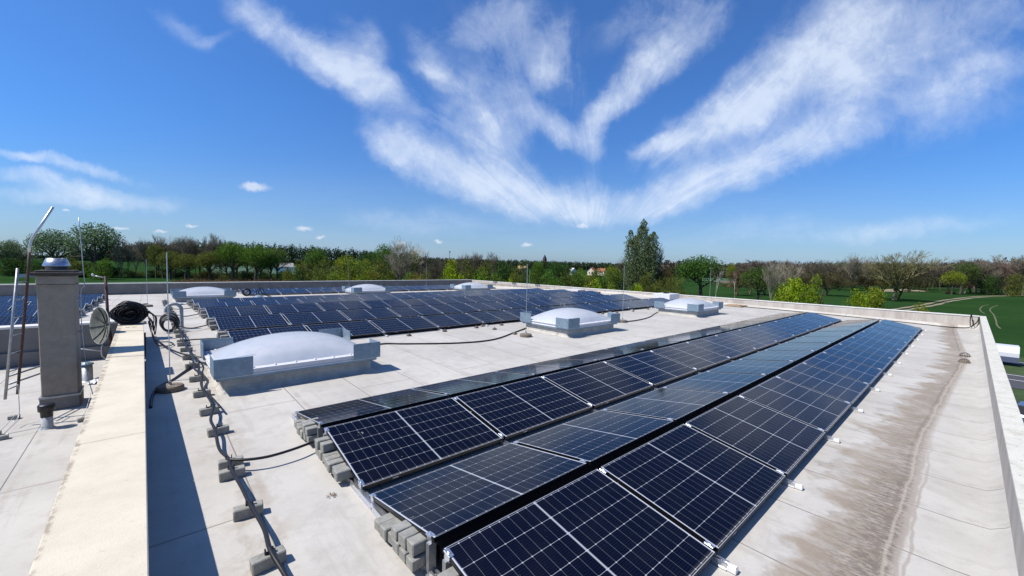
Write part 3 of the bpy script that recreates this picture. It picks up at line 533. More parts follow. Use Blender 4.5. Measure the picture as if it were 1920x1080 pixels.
M_rub=simple('black_rubber',(.012,.012,.014),.42,0,.2,60,.1,.4)
M_rod=simple('aluminium_rod',(.55,.56,.56),.4,.7,.08,30)
M_foot=simple('weathered_stone_foot',(.16,.13,.10),.95,0,.3,25,.5)
M_pave=simple('grey_paver',(.24,.238,.215),.9,0,.2,16,.45)
M_black=simple('black_sheet',(.010,.011,.013),.5,.2,.15,20)
M_frame=simple('black_anodised',(.012,.012,.014),.35,.5,.1,40,.05,.5,False)
M_wht=simple('white_plastic',(.58,.58,.60),.35,0,.06,8)
M_bark=simple('bark',(.075,.06,.045),.95,0,.3,3)
M_pipe=simple('grey_pipe',(.34,.36,.36),.5,0,.12,10)
M_wood=simple('pallet_wood',(.34,.24,.15),.9,0,.3,12)
M_plas=simple('clear_film',(.62,.63,.66),.15,0,.1,20)
def b_dome(S):
    c=WC(S); n=S.noise(c,5,5,.6)
    col=S.mix(S.mr(n,.4,.7),(.76,.79,.84),(.68,.72,.78))
    p=S.n('ShaderNodeBsdfPrincipled',{'Base Color':col,'Roughness':.28,'Specular IOR Level':.45,'Subsurface Weight':.0,'Coat Weight':.3,'Coat Roughness':.15})
    tr=S.n('ShaderNodeBsdfTranslucent',{'Color':(.55,.6,.66,1)})
    return S.n('ShaderNodeMixShader',{0:.45,1:p.outputs[0],2:tr.outputs[0]}).outputs[0]
M_dome=mat('opal_acrylic',b_dome)
def b_glass(S):
    c=OC(S); sp=S.n('ShaderNodeSeparateXYZ',{0:c}); x,y=sp.outputs[0],sp.outputs[1]
    LX,LY=1.722,1.134; mg=.022; cx=(LX-2*mg-.020)/18; cy=(LY-2*mg)/6
    xm=S.m('SUBTRACT',S.m('ABSOLUTE',S.m('SUBTRACT',x,LX/2)),.010)     # distance past the middle gap
    ix=S.m('DIVIDE',xm,cx); iy=S.m('DIVIDE',S.m('SUBTRACT',y,mg),cy)
    fx=S.m('MULTIPLY',S.m('ABSOLUTE',S.m('SUBTRACT',ix,S.m('ROUND',ix))),cx)   # metres to nearest cell edge
    fy=S.m('MULTIPLY',S.m('ABSOLUTE',S.m('SUBTRACT',iy,S.m('ROUND',iy))),cy)
    lx=S.mr(fx,.0017,.0008,0,.26); ly=S.mr(fy,.0024,.0012,0,.55)
    dot=S.mr(S.m('ADD',fx,fy),.0085,.006,0,.9)
    mid=S.mr(xm,-.001,-.004,0,.7)
    bx=S.mr(S.m('ABSOLUTE',S.m('SUBTRACT',x,LX/2)),LX/2-mg+.003,LX/2-mg+.005,0,1)
    by=S.mr(S.m('ABSOLUTE',S.m('SUBTRACT',y,LY/2)),LY/2-.011,LY/2-.009,0,.75)
    g=S.m('MAXIMUM',S.m('MAXIMUM',lx,ly),S.m('MAXIMUM',dot,mid)); g=S.m('MAXIMUM',g,S.m('MAXIMUM',bx,by))
    # fine busbars along the short side
    bb=S.m('PINGPONG',S.m('MULTIPLY',S.m('SUBTRACT',y,mg),1/cy*9),.5); bbm=S.mr(bb,.06,.02,0,.10)
    oi=S.n('ShaderNodeObjectInfo').outputs['Random']
    cell=S.mix(S.m('MULTIPLY',oi,1.0),(.0014,.0025,.0095),(.0024,.0042,.0140))
    cell=S.mix(bbm,cell,(.10,.11,.14))
    col=S.mix(g,cell,(.42,.45,.50))
    sp1=S.mr(S.noise(WC(S),90,2,.5),.74,.78,0,.25); col=S.mix(sp1,col,(.25,.24,.2)); sp2=S.mr(S.noise(WC(S),9.0,3,.6,.8),.775,.79,0,.55); col=S.mix(sp2,col,(.34,.33,.29))
    # a film of dust, thicker along the lower edge
    dust=S.m('ADD',S.mr(S.noise(WC(S),3.5,6,.65),.35,.75,.0,.006),S.mr(y,.05,.012,0,.08))
    col=S.mix(dust,col,(.42,.38,.31))
    p=S.n('ShaderNodeBsdfPrincipled',{'Base Color':col,'Roughness':.07,'Specular IOR Level':.09,'Coat Weight':0.0})
    bm=S.n('ShaderNodeBump',{'Strength':.04,'Distance':.01,'Height':S.noise(WC(S),2.4,2,.5)}); S.nt.links.new(bm.outputs[0],p.inputs['Normal'])
    return p.outputs[0]
M_glass=mat('solar_cells',b_glass)
def foliage(name,rough=.75,trans=.35):
    def b(S):
        o=S.n('ShaderNodeObjectInfo').outputs['Color']; r=S.n('ShaderNodeNewGeometry').outputs['Random Per Island']
        k=S.mr(r,0,1,.75,1.95,False); n=S.mr(S.noise(WC(S),.5,3,.6),.35,.65,.75,1.25); k=S.m('MULTIPLY',k,n)
        cc=S.vm('MULTIPLY',S.n('ShaderNodeCombineXYZ',{0:k,1:k,2:k}).outputs[0],o)
        p=S.n('ShaderNodeBsdfDiffuse',{'Color':cc}); t=S.n('ShaderNodeBsdfTranslucent',{'Color':cc})
        return S.n('ShaderNodeMixShader',{0:trans,1:p.outputs[0],2:t.outputs[0]}).outputs[0]
    return mat(name,b)
M_leaf=foliage('leaves',trans=.35); M_twig=foliage('twigs',trans=.0)
def b_field(S):
    c=WC(S); n=S.noise(c,.02,5,.6); n2=S.noise(c,.9,4,.6)
    rows=S.n('ShaderNodeTexWave',{'Vector':S.n('ShaderNodeMapping',{'Vector':c,'Rotation':(0,0,.35)}).outputs[0],'Scale':.16,'Distortion':3.0,'Detail':3,'Detail Scale':.3}).outputs[1]
    base=S.mix(S.mr(n,.35,.65),(.015,.042,.0125),(.022,.055,.016)); base=S.mix(S.mr(rows,.0,.12,.35,0),base,(.028,.058,.022)); base=S.mix(S.mr(n2,.4,.7,0,.4),base,(.012,.031,.011))
    return prin(S,base,.95,0,.0)
M_field=mat('young_wheat',b_field)
M_field2=simple('far_green_field',(.030,.075,.028),.9,0,.15,.05,0)
M_grass=simple('verge_grass',(.035,.06,.014),.9,0,.35,.6,0,.3,True,8)
M_asph=simple('asphalt',(.05,.05,.055),.9,0,.15,3)
M_line=simple('road_paint',(.55,.55,.53),.7,0,.1,3)
M_dirt=simple('bare_dirt',(.22,.18,.12),.95,0,.2,1.5)
M_trk=simple('pressed_track',(.10,.10,.045),.95,0,.3,1.2)
M_soil=simple('ploughed_soil',(.12,.08,.06),.95,0,.2,.5)
M_scrub=(.10,.065,.04)
# ---------------- ground ----------------
G=-7.0
def sheet(name,pts,z,m,label=None):
    b=MB(); b.add([(x,y,z) for x,y in pts],[tuple(range(len(pts)))]); return b.build(name,m,kind='structure')
sheet('ground',[(-9000,-9000),(9000,-9000),(9000,9000),(-9000,9000)],G,M_field)
def strip(name,pts,wd,z,m):
    b=MB(); vs=[];fs=[]
    P=[Vector((x,y,0)) for x,y in pts]
    for i,p in enumerate(P):
        t=(P[min(i+1,len(P)-1)]-P[max(i-1,0)]).normalized(); nn=Vector((-t.y,t.x,0)); ww=wd[i] if isinstance(wd,list) else wd
        vs+=[(p+nn*ww/2)+Vector((0,0,z)),(p-nn*ww/2)+Vector((0,0,z))]
    for i in range(len(P)-1): fs.append((2*i,2*i+1,2*i+3,2*i+2))
    b.add(vs,fs); return b.build(name,m,kind='structure')
def smooth_path(pts,n=6):
    P=[Vector(p) for p in pts]; out=[]
    for i in range(len(P)-1):
        p0=P[max(i-1,0)];p1=P[i];p2=P[i+1];p3=P[min(i+2,len(P)-1)]
        for k in range(n):
            t=k/n; out.append(.5*((2*p1)+(-p0+p2)*t+(2*p0-5*p1+4*p2-p3)*t*t+(-p0+3*p1-3*p2+p3)*t**3))
    out.append(P[-1]); return out
sheet('verge',[(28,-90),(74,-90),(74,-2),(66,60),(28,60)],G+.02,M_grass)
strip('road',[(56.5,-90),(56.5,60)],7.4,G+.05,M_asph)
strip('road_edge_marking',[(59.6,-90),(59.6,60)],.16,G+.06,M_line)
strip('road_centre_marking',[(56.9,-90),(56.9,60)],.16,G+.06,M_line)
strip('pavement',[(68.3,-90),(68.3,20)],1.8,G+.05,simple('pavement_slabs',(.17,.17,.16),.9,0,.2,2))
strip('parking_ground',[(41,-60),(41,20)],9,G+.045,simple('gravel_parking',(.20,.17,.14),.95,0,.25,2))
for nm,off in (('dirt_track',1.1),('dirt_track',-1.1)):
    pp=smooth_path([(120,14.5,0),(140,11.6,0),(158,9.4,0),(176,7.4,0),(200,5.6,0),(220,3.2,0),(255,-2.0,0),(290,-11,0),(330,-26,0)],5)
    strip(nm,[(p.x+off*.2,p.y+off) for p in pp],[1.0+.35*math.sin(i*1.7) for i in range(len(pp))],G+.03,M_dirt)
for pts in ([(148,-2.7),(156,-2.2),(166,-2.1),(176,-2.4),(184,-2.8),(196,-4.2)],[(110,-3.9),(117,-3.7),(130,-3.9),(147,-4.0),(158,-3.8),(169,-3.9),(182,-4.7),(194,-6)]):
    strip('wheel_track',[(p.x,p.y) for p in smooth_path([(a,b_,0) for a,b_ in pts],4)],.24,G+.03,M_trk)
def quad(name,a,m,z): sheet(name,a,z,m)
quad('ploughed_field',[(288,110),(312,97),(352,118),(330,132)],M_soil,G+.04)
quad('far_field',[(300,118),(285,112),(290,84),(420,95),(480,180),(360,170)],M_field2,G+.03)
quad('far_meadow',[(30,300),(160,280),(320,900),(60,1000)],M_field2,G+.03)
quad('field_strip',[(-60,170),(20,180),(5,205),(-70,195)],simple('spring_grass',(.026,.075,.018),.9,0,.2,.3,0),G+.03)
quad('sand_patch',[(262,27),(300,33),(330,25),(300,14)],simple('sandy_soil',(.30,.25,.16),.95,0,.15,.8),G+.035)
# ---------------- building ----------------
X1=25.9; YB=35.5
def roof_sheet():
    b=MB()
    ys=[-.40,-.33,-.24,-.05,.4]+[.4+i*(17.5-.4)/16 for i in range(1,17)]+[17.5+i*(YB-17.5)/12 for i in range(1,13)]
    zs=[.15,.07,.012,0,zr(.4)]+[zr(y) for y in ys[5:]]
    xs=[-.06]+[i*1.0 for i in range(0,26)]+[25.72,25.84,X1]
    def zx(x): return .10 if x>=25.9 else (.04 if x>25.8 else 0)
    vs=[(x,y,z+zx(x)) for x in xs for y,z in zip(ys,zs)]; n=len(ys)
    fs=[(i*n+j,(i+1)*n+j,(i+1)*n+j+1,i*n+j+1) for i in range(len(xs)-1) for j in range(n-1)]
    b.add(vs,fs); b.build('roof',M_roof,kind='structure',smooth=True)
    b=MB()
    ys2=[14.55,17.5,21,25,30,YB]; xs2=[-14,-8,-4,-.06]
    vs=[(x,y,zr(y)) for x in xs2 for y in ys2]; n=len(ys2)
    fs=[(i*n+j,(i+1)*n+j,(i+1)*n+j+1,i*n+j+1) for i in range(len(xs2)-1) for j in range(n-1)]
    b.add(vs,fs); b.build('roof',M_roof,kind='structure')
    b=MB(); b.add([(-14,-2,-.3),(-.47,-2,-.3),(-.5,14.4,-.3),(-14,14.4,-.3)],[(0,1,2,3)]); b.build('lower_roof',M_roof,kind='structure')
roof_sheet()
fac=thing('building','pale rendered flat roofed hall carrying the solar panels','building',(12,17,G))
b=MB(); b.box(-14-12,X1+.24-12,-.50-17,YB+.3-17,0,6.62); b.build('wall',M_par,fac)
def wallobj(name,label,boxes,copes,mw,mc,group=None):
    t=thing(name,label,'parapet wall',group=group)
    b=MB(); [b.box(*q) for q in boxes]; b.build('wall',mw,t)
    b=MB(); [b.bbox(*q) for q in copes]; b.build('coping',mc,t)
    return t
wallobj('parapet_wall','low rendered parapet with speckled light coping along the right roof edge',[(-14,X1,-.485,-.352,-.39,.505)],[(-14,X1+.12,-.51,-.335,.505,.545)],M_par,M_lich)
wallobj('parapet_wall','long cream parapet with thin white coping beyond the row ends',[(X1,X1+.2,-.33,YB+.2,-.38,.50)],[(X1-.02,X1+.24,-.33,YB+.22,.505,.545)],M_par,M_white)
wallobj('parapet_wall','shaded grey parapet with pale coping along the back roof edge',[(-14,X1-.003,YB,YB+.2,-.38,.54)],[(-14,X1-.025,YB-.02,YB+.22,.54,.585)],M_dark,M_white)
# wall below the photographer
t=thing('dividing_wall','broad cream topped wall running away from the viewer at the left','wall',rot=(0,0,R(.33)),loc=(0,0,0))
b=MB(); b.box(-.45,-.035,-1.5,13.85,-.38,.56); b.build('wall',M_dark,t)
b=MB(); 
for y0,y1 in ((-1.5,5.1),(5.1,9.3),(9.3,13.9)): b.bbox(-.475,-.012,y0+.002,y1-.002,.56,.62,.006)
b.build('coping',M_cop,t)
b=MB(); b.box(-.33,-.25,12.95,12.98,.6195,.624); b.box(-.22,-.14,12.95,12.98,.6195,.624); b.build('slot',M_black,t)
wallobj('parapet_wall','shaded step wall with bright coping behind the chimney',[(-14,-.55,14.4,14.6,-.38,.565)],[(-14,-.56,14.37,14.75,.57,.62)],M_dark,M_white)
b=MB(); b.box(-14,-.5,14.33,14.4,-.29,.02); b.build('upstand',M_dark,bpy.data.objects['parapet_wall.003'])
# ---------------- solar panels ----------------
TILT=R(10); LX,LY=1.722,1.134; PITCH=1.772
def panel_proto():
    t=ob('solar_panel',None)
    b=MB(); th=.034; lip=.005
    b.box(0,LX,0,lip,-th,0); b.box(0,LX,LY-lip,LY,-th,0); b.box(0,lip,lip,LY-lip,-th,0); b.box(LX-lip,LX,lip,LY-lip,-th,0)
    b.box(lip,LX-lip,lip,LY-lip,-.009,-.006)
    FR=b.build('frame',M_frame,t)
    b=MB(); b.add([(lip,lip,-.0015),(LX-lip,lip,-.0015),(LX-lip,LY-lip,-.0015),(lip,LY-lip,-.0015)],[(0,1,2,3)]); b.build('glass',M_glass,t)
    b=MB(); b.box(.30,.36,-.0015,.0,-.026,-.010); b.build('type_label',simple('silver_label',(.4,.4,.42),.4,.2),FR)
    return t
PAN=panel_proto(); first=[True]
def put_panel(loc,rot,label,group):
    if first[0]:
        first[0]=False; o=PAN; o['label']=label; o.location=loc; o.rotation_euler=rot
    else: o=copy_tree(PAN,label,loc,(rot[0]+rnd.uniform(-.003,.003),rnd.uniform(-.0015,.0015),rot[2]))
    o['category']='solar panel'; o['group']=group
    return o
CW=LY*math.cos(TILT); HZ=.100
def slope_row(x0,n,yl,side,lab,group,dirx=1):
    """side=+1: rises towards +y, faces the viewer; -1: rises towards -y"""
    zl=zr(yl)+HZ; yh=yl+side*CW; zh=zr(yh)+HZ+LY*math.sin(TILT); tilt=math.atan2(zh-zl,CW)
    for k in range(n):
        x=x0+dirx*k*PITCH-(LX if dirx<0 else 0)
        end='left' if dirx>0 else 'right'
        L=f'{ORD[k]} panel from {end}, {lab}'
        if side>0: put_panel((x,yl,zl),(tilt,0,0),L,group)
        else: put_panel((x+LX,yl,zl),(tilt,0,PI),L,group)
X0=1.46
NEAR=[(1.17,1,'row beside the stained gutter'),(3.52,-1,'second row from the gutter'),(3.67,1,'third row from the gutter'),(6.02,-1,'fourth row from the gutter')]
for y,s,l in NEAR: slope_row(X0,12,y,s,'the '+l,'dark solar panels in the near array')
names=['nearest','second nearest','middle','second farthest','farthest']
CEN=[]
XC=1.42; TP=2.56
for k in range(5):
    y0=10.86+TP*k
    CEN+=[(y0,1,f'the {names[k]} centre array tent, near side'),(y0+2*CW+.12,-1,f'the {names[k]} centre array tent, far side')]
for y,s,l in CEN: slope_row(XC,12,y,s,l,'dark solar panels in the centre array')
BCK=[]
for k,nm in enumerate(['front','rear']):
    y0=29.2+2.56*k
    BCK+=[(y0,1,f'the {nm} tent behind the back domes, near side'),(y0+2*CW+.12,-1,f'the {nm} tent behind the back domes, far side')]
for y,s,l in BCK[:2]: slope_row(4.6,11,y,s,l,'dark solar panels behind the back domes')
for y,s,l in BCK[2:]: slope_row(4.6,11,y,s,l,'dark solar panels behind the back domes')
LEF=[]
for k in range(6):
    y0=15.75+TP*k
    LEF+=[(y0,1,f'the {ORD[k]} tent beyond step wall, near side'),(y0+2*CW+.12,-1,f'the {ORD[k]} tent beyond step wall, far side')]
for y,s,l in LEF: 
    if s>0 or 1: slope_row(-1.72,3 if s>0 else 2,y,s,l,'dark solar panels left of the cable run',-1)
M_alu2=simple('mill_aluminium',(.30,.31,.32),.45,.7,.1,30)
# mounting rails: base profile along y at every joint with clamps, posts and ends
def clamp_mesh():
    b=MB(); b.bbox(-.020,.020,-.036,.036,-.004,.008,.002); b.box(-.007,.007,-.010,.010,.008,.015); b.box(-.012,.012,-.03,.03,-.05,-.004); return b.mesh('clamp',M_alu)
CLM=clamp_mesh()
b=MB(); b.box(-.03,.03,-.02,.02,0,.265); b.box(-.045,.045,-.05,.05,0,.008); POST=b.mesh('post',M_alu2)
b=MB(); b.bbox(-.026,.026,-.045,.05,0,.036,.003); b.box(-.018,.018,-.04,-.01,.036,.044); ENDM=b.mesh('end_foot',simple('cast_aluminium',(.66,.66,.64),.6,.1,.05,30))
def rail_thing(x,tents,y_a,y_b,label,group,left=False):
    yc=(y_a+y_b)/2; t=thing('mounting_rail',label,'mounting rail',(x,y_a,0),group=group)
    b=MB(); N=max(2,int((y_b-y_a)/3)+1); prev=None
    ys=sorted(set([y_a,y_b]+([17.5] if y_a<17.5<y_b else [])))
    for a,c in zip(ys[:-1],ys[1:]):
        for dx in (-.028,.012):
            vs=[]
            for yy in (a,c):
                z=zr(yy)
                vs+=[(dx,yy-y_a,z+.012),(dx+.016,yy-y_a,z+.012),(dx+.016,yy-y_a,z+.05),(dx,yy-y_a,z+.05)]
            b.add(vs,[(0,1,2,3),(7,6,5,4),(0,4,5,1),(1,5,6,2),(2,6,7,3),(3,7,4,0)])
        vs=[]
        for yy in (a,c):
            z=zr(yy); vs+=[(-.035,yy-y_a,z+.004),(.035,yy-y_a,z+.004),(.035,yy-y_a,z+.012),(-.035,yy-y_a,z+.012)]
        b.add(vs,[(0,1,2,3),(7,6,5,4),(0,4,5,1),(1,5,6,2),(2,6,7,3),(3,7,4,0)])
    b.build('profile',M_alu,t)
    for (yl,s) in tents:
        zl=zr(yl)+HZ; yh=yl+s*CW; zh=zr(yh)+HZ+LY*math.sin(TILT); tl=math.atan2(zh-zl,CW)
        for f in (.055,.945):
            yy=yl+s*CW*f; zz=zl+(zh-zl)*f
            ob('clamp',CLM,t,loc=(0,yy-y_a,zz+.001),rot=(s*tl,0,0))
        ob('post',POST,t,loc=(0,yh-s*.05-y_a,zr(yh)+.012),scale=(1,1,.86))
    ob('end_foot',ENDM,t,loc=(0,-.02,zr(y_a)+.004))
    return t
GAP=(PITCH-LX)/2
for k in range(13):
    x=X0-GAP+k*PITCH if k else X0+.01
    rail_thing(x,[(y,s) for y,s,_ in NEAR],1.09,6.10,f'{ORD[k]} silver rail from the left end under the near array','silver rails under the near array')
for k in range(13):
    x=XC-GAP+k*PITCH if k else XC+.01
    rail_thing(x,[(y,s) for y,s,_ in CEN],10.74,CEN[-1][0]+.12,f'{ORD[k]} silver rail from the left end under the centre array','silver rails under the centre array')
for k in range(12): rail_thing(4.6-GAP+k*PITCH,[(y,s) for y,s,_ in BCK if s>0],29.08,BCK[-1][0]+.1,f'{ORD[k]} silver rail from the left under the back array','silver rails under the back array')
for k in range(4): rail_thing(-1.72+GAP-k*PITCH,[(y,s) for y,s,_ in LEF if s>0],15.6,LEF[-1][0]+.1,f'{ORD[k]} silver rail from the right end left of the cable run','silver rails left of the cable run')
# wind sheets closing the high sides
def wind_sheet(x0,x1,yh,s,label):
    b=MB(); z0=zr(yh)+.03; z1=zr(yh)+HZ+LY*math.sin(TILT)-.04
    b.add([(x0,yh+s*.0,z1),(x1,yh+s*.0,z1),(x1,yh+s*.045,z0),(x0,yh+s*.045,z0),(x0,yh+s*.0-s*.002,z1),(x1,yh+s*.0-s*.002,z1),(x1,yh+s*.043,z0),(x0,yh+s*.043,z0)],[(0,1,2,3),(7,6,5,4),(0,4,5,1),(1,5,6,2),(2,6,7,3),(3,7,4,0)])
    return b.build('wind_sheet',M_black,None,label=label,cat='wind sheet',group='black wind sheets under the ridges')
for (y,s,l) in NEAR: wind_sheet(X0+.06,X0+12*PITCH-.06,y+s*(CW-.03),s,'black sheet under the ridge of the '+l)
for (y,s,l) in CEN: wind_sheet(XC+.06,XC+12*PITCH-.06,y+s*(CW-.03),s,'black sheet under the ridge of '+l)
# cable trough strip lying in the valleys: dark shade sheets
# ---------------- ballast and support pavers ----------------
def paver_mesh(sx,sy,sz,seed):
    b=MB(); b.bbox(-sx/2,sx/2,-sy/2,sy/2,0,sz,.006); rp=random.Random(seed); b.v=[(x+rp.uniform(-.0025,.0025),y+rp.uniform(-.0025,.0025),z+rp.uniform(-.002,.002)) for x,y,z in b.v]; return b.mesh('paver',M_pave)
PV=[paver_mesh(.20,.098,.085,0),paver_mesh(.21,.10,.092,1),paver_mesh(.195,.095,.08,2)]
def paver(x,y,z,rz,label,group,cat='paving block',k=None,sc3=(1,1,1),name='paving_block'):
    return ob(name,PV[rnd.randrange(3) if k is None else k],None,label,cat,group,loc=(x,y,z),rot=(0,0,rz),scale=sc3)
def ballast(xe,yh,s,n1,n2,rowl,group,sx=1):
    # first paver next to the ridge
    for i in range(n1):
        y=yh-s*(.13+.106*i); paver(xe+rnd.uniform(-.012,.012),y,zr(y)+.055,rnd.uniform(-.05,.05),f'{ORD[i]} lower paver from ridge, {rowl}',group)
    for i in range(n2):
        y=yh-s*(.15+.108*i); paver(xe+.005+rnd.uniform(-.015,.015),y,zr(y)+.147,rnd.uniform(-.06,.06),f'{ORD[i]} upper paver from ridge, {rowl}',group)
for j,(y,s,l) in enumerate(NEAR):
    ballast(X0-.02,y+s*CW,s,[6,6,7,6][j],[3,3,2,3][j],'left end of '+l,'grey ballast pavers at the near array end')
for j,(y,s,l) in enumerate(CEN):
    ballast(XC-.05,y+s*CW,s,4,2,'left, '+l,'grey ballast pavers at the centre array end')
for j,(y,s,l) in enumerate(LEF):
    ballast(-1.70,y+s*CW,s,3,1,'right, '+l,'grey ballast pavers left of the cable run')
b=MB(); b.box(-.028,.028,-.012,.012,0,.012); b.box(-.028,-.02,-.012,.012,.012,.04); b.box(.02,.028,-.012,.012,.012,.04); CLIP=b.mesh('cable_clip',M_rub)
sup=[3.22,3.97,4.76,5.0,6.02,6.85,7.76,8.72,9.74,10.55,11.4,12.1,12.45,13.3,14.0,14.8,15.5,16.3,17.2,18.1,19.0,20.0,20.9,21.8,22.8,23.8,24.8,25.8]
for i,y in enumerate(sup):
    rz=rnd.uniform(-.12,.16)
    pvo=ob('paving_block',PV[1],None,f'grey paver under the conduit, {ORD[i] if i<20 else "twenty-"+ORD[i-20]} along from the viewer','paving block','grey pavers carrying the black conduit',loc=(.60+rnd.uniform(-.012,.012),y+.04,zr(y)+.001),rot=(0,0,rz),scale=(1.02,.95,1.0))
    ob('cable_clip',CLIP,pvo,loc=(.0+rnd.uniform(-.02,.02),0,.092))
for i,(x,y) in enumerate([(-.95,19.2),(-.92,20.3),(-.9,21.4),(-.88,22.6),(-.15,16.2),(-.2,19.4),(-.1,24.2)]):
    ob('paving_block',PV[2],None,['grey paver, nearest of the short row left of the far rod','grey paver, second of the short row left of the far rod','grey paver, third of the short row left of the far rod','grey paver, last of the short row left of the far rod','grey paver alone beside the coil of cable','dark paver alone before the far rod foot','dark paver alone behind the far rod foot'][i],'paving block','loose pavers beyond the cable coil',loc=(x,y,zr(y)+.001),rot=(0,0,.1*i))
# ---------------- conduit ----------------
def tube_thing(name,pts,r,label,cat,m=None,n=8,sm=5,group=None):
    P=smooth_path(pts,sm); b=MB(); b.tube(P,r,n); return b.build(name,m or M_rub,None,True,label=label,cat=cat,group=group)
main=[(.70,1.6),(.67,2.5),(.655,2.95),(.62,3.25),(.635,3.55),(.61,3.97),(.60,4.3),(.575,4.76),(.585,5.0),(.55,5.4),(.565,5.9),(.56,6.3),(.63,6.75),(.64,7.3),(.60,7.76),(.63,8.3),(.66,8.72),(.61,9.3),(.62,9.74),(.64,10.3),(.61,11.2),(.60,12.1),(.615,13.3),(.60,14.5)]
def zc(y,base):
    d=min(abs(y+.0-s_-.04) for s_ in sup); return zr(y)+base-(.035 if d>.3 else 0)
tube_thing('conduit',[(x,y,zc(y,.118)) for x,y in main],.017,'thick black conduit winding over the grey pavers toward the viewer','conduit')
tube_thing('conduit',[(x+.045*math.sin(y*2.1)+.03,y,zc(y,.112)) for x,y in main[12:]],.012,'thinner black cable twisted alongside the thick conduit','conduit')
tube_thing('conduit',[(.58+.03*math.sin(y*1.3),y,zr(y)+.11) for y in [14.5+i*.8 for i in range(15)]],.02,'black conduit continuing over the far pavers past the pipe bend','conduit')
def branch(pts,label): tube_thing('branch_cable',[(x,y,z+zr(y)) for x,y,z in pts],.015,label,'cable',group='black cables branching into the arrays')
branch([(.585,4.95,.13),(.70,4.86,.125),(.9,4.80,.12),(1.15,4.82,.12),(1.38,4.9,.11),(1.6,4.95,.10)],'black cable branching from the pavers into the near array ridge')
branch([(.60,12.1,.13),(.8,12.18,.12),(1.0,12.2,.11),(1.4,12.15,.10)],'nearest black cable branching into the centre array')
branch([(.62,14.5,.12),(.85,14.2,.09),(1.05,14.3,.09),(1.4,14.7,.10)],'second black cable branching into the centre array')
branch([(.62,17.3,.12),(.85,16.8,.09),(1.05,16.9,.09),(1.4,17.3,.10)],'third black cable branching into the centre array')
branch([(.55,19.9,.12),(.85,19.6,.09),(1.05,19.7,.09),(1.4,20.0,.10)],'fourth black cable branching into the centre array')
branch([(.55,22.6,.12),(.85,22.1,.09),(1.05,22.2,.09),(1.4,22.5,.10)],'farthest black cable branching into the centre array')
branch([(.1,17.9,.05),(.3,17.5,.05),(.5,17.4,.10),(.62,17.3,.12)],'black cable crossing the white roof beyond the coil')
tube_thing('wall_cable',[(.0,13.6,.66),(.06,13.2,.40),(.15,12.7,.30),(.30,11.7,.28),(.45,10.9,.29),(.62,10.35,.30),(.80,10.1,.28),(.92,9.6,.22)],.017,'black cable sagging from the wall end to the big roof dome','cable')
tube_thing('wall_cable',[(.92,9.55,.20),(.72,10.0,.22),(.50,9.55,.19),(.28,9.0,.17),(.10,8.7,.16),(.02,8.2,.15),(-.005,7.6,.14)],.020,'black cable from the big dome back into the wall shadow','cable')
# coil heap on the wall end
b=MB()
for i in range(110):
    f=i/109; cx=-.33+rnd.uniform(-.05,.05); cy=13.62+rnd.uniform(-.10,.12)
    sc5=[1,.95,.8,.6,.4,.2][i%6]; rx=rnd.uniform(.24,.31)*sc5; rz_=rnd.uniform(.20,.31)*sc5; cz=.64+.24*(1+.0*f)+rnd.uniform(-.02,.02); tw=rnd.uniform(-.35,.35); pts=[]
    ph=rnd.uniform(0,6.28)
    for k in range(26):
        a=2*PI*k/26
        px=math.cos(a)*rx*(1+.06*math.sin(3*a+ph)); pz=math.sin(a)*rz_*(1+.05*math.sin(2*a+ph)); py=.10*math.sin(a+tw*3)*tw*2+.03*math.sin(2*a+ph)
        pts.append((cx+px,cy+py+tw*.25*math.sin(a),max(.633+.012*(i%3),cz+pz)))
    b.tube(pts,.0115,6,closed=True)
b.build('cable_coil',M_rub,None,True,label='heaped coil of black cable on the far end of the dividing wall',cat='cable coil')
b=MB()
for i,(dx,sz) in enumerate([(0,.5),(.03,.42),(.05,.36)]):
    b.tube(smooth_path([(-.12,13.6,.95),(.02+dx,13.45,.93-.04*i),(.10+dx,13.35,.75),(.06+dx,13.3,.55-.1*i),(.03+dx,13.3,.66),(.0,13.4,.8)],5),.0115,6)
b.tube(smooth_path([(-.02,13.5,.85),(.04,13.3,.6),(.06,13.0,.38),(.14,12.4,.26),(.30,12.1,.25),(.42,12.3,.25),(.35,12.7,.25),(.18,12.8,.25),(.08,12.9,.3)],6),.0125,7)
b.build('cable_loops',M_rub,None,True,label='black cable loops hanging off the wall end onto the roof',cat='cable')
# coil beside the pipe bend
b=MB()
for i in range(9):
    cx,cy=.42+rnd.uniform(-.03,.03),14.3+rnd.uniform(-.15,.15); r=rnd.uniform(.15,.24); pts=[]
    for k in range(22):
        a=2*PI*k/22; pts.append((cx+math.cos(a)*r*.85,cy+.10*math.sin(a+i),zr(14.3)+.05+r+math.sin(a)*r))
    b.tube(pts,.013,6,closed=True)
b.build('cable_coil',M_rub,None,True,label='upright ring of black cable leaning on the grey pipe bend',cat='cable coil')
b=MB(); zz=zr(14.8)
b.tube(smooth_path([(.70,14.8,zz),(.70,14.8,zz+.45),(.69,14.8,zz+.60),(.60,14.8,zz+.70),(.48,14.8,zz+.70),(.38,14.8,zz+.62),(.36,14.8,zz+.48)],6),.045,14)
t=b.build('pipe_bend',M_pipe,None,True,label='grey gooseneck pipe rising beside the conduit',cat='vent pipe')
b=MB(); b.lathe([(.06,0),(.06,.05),(.05,.05)],16,(.70,14.8,zz)); b.build('collar',M_alu,t)
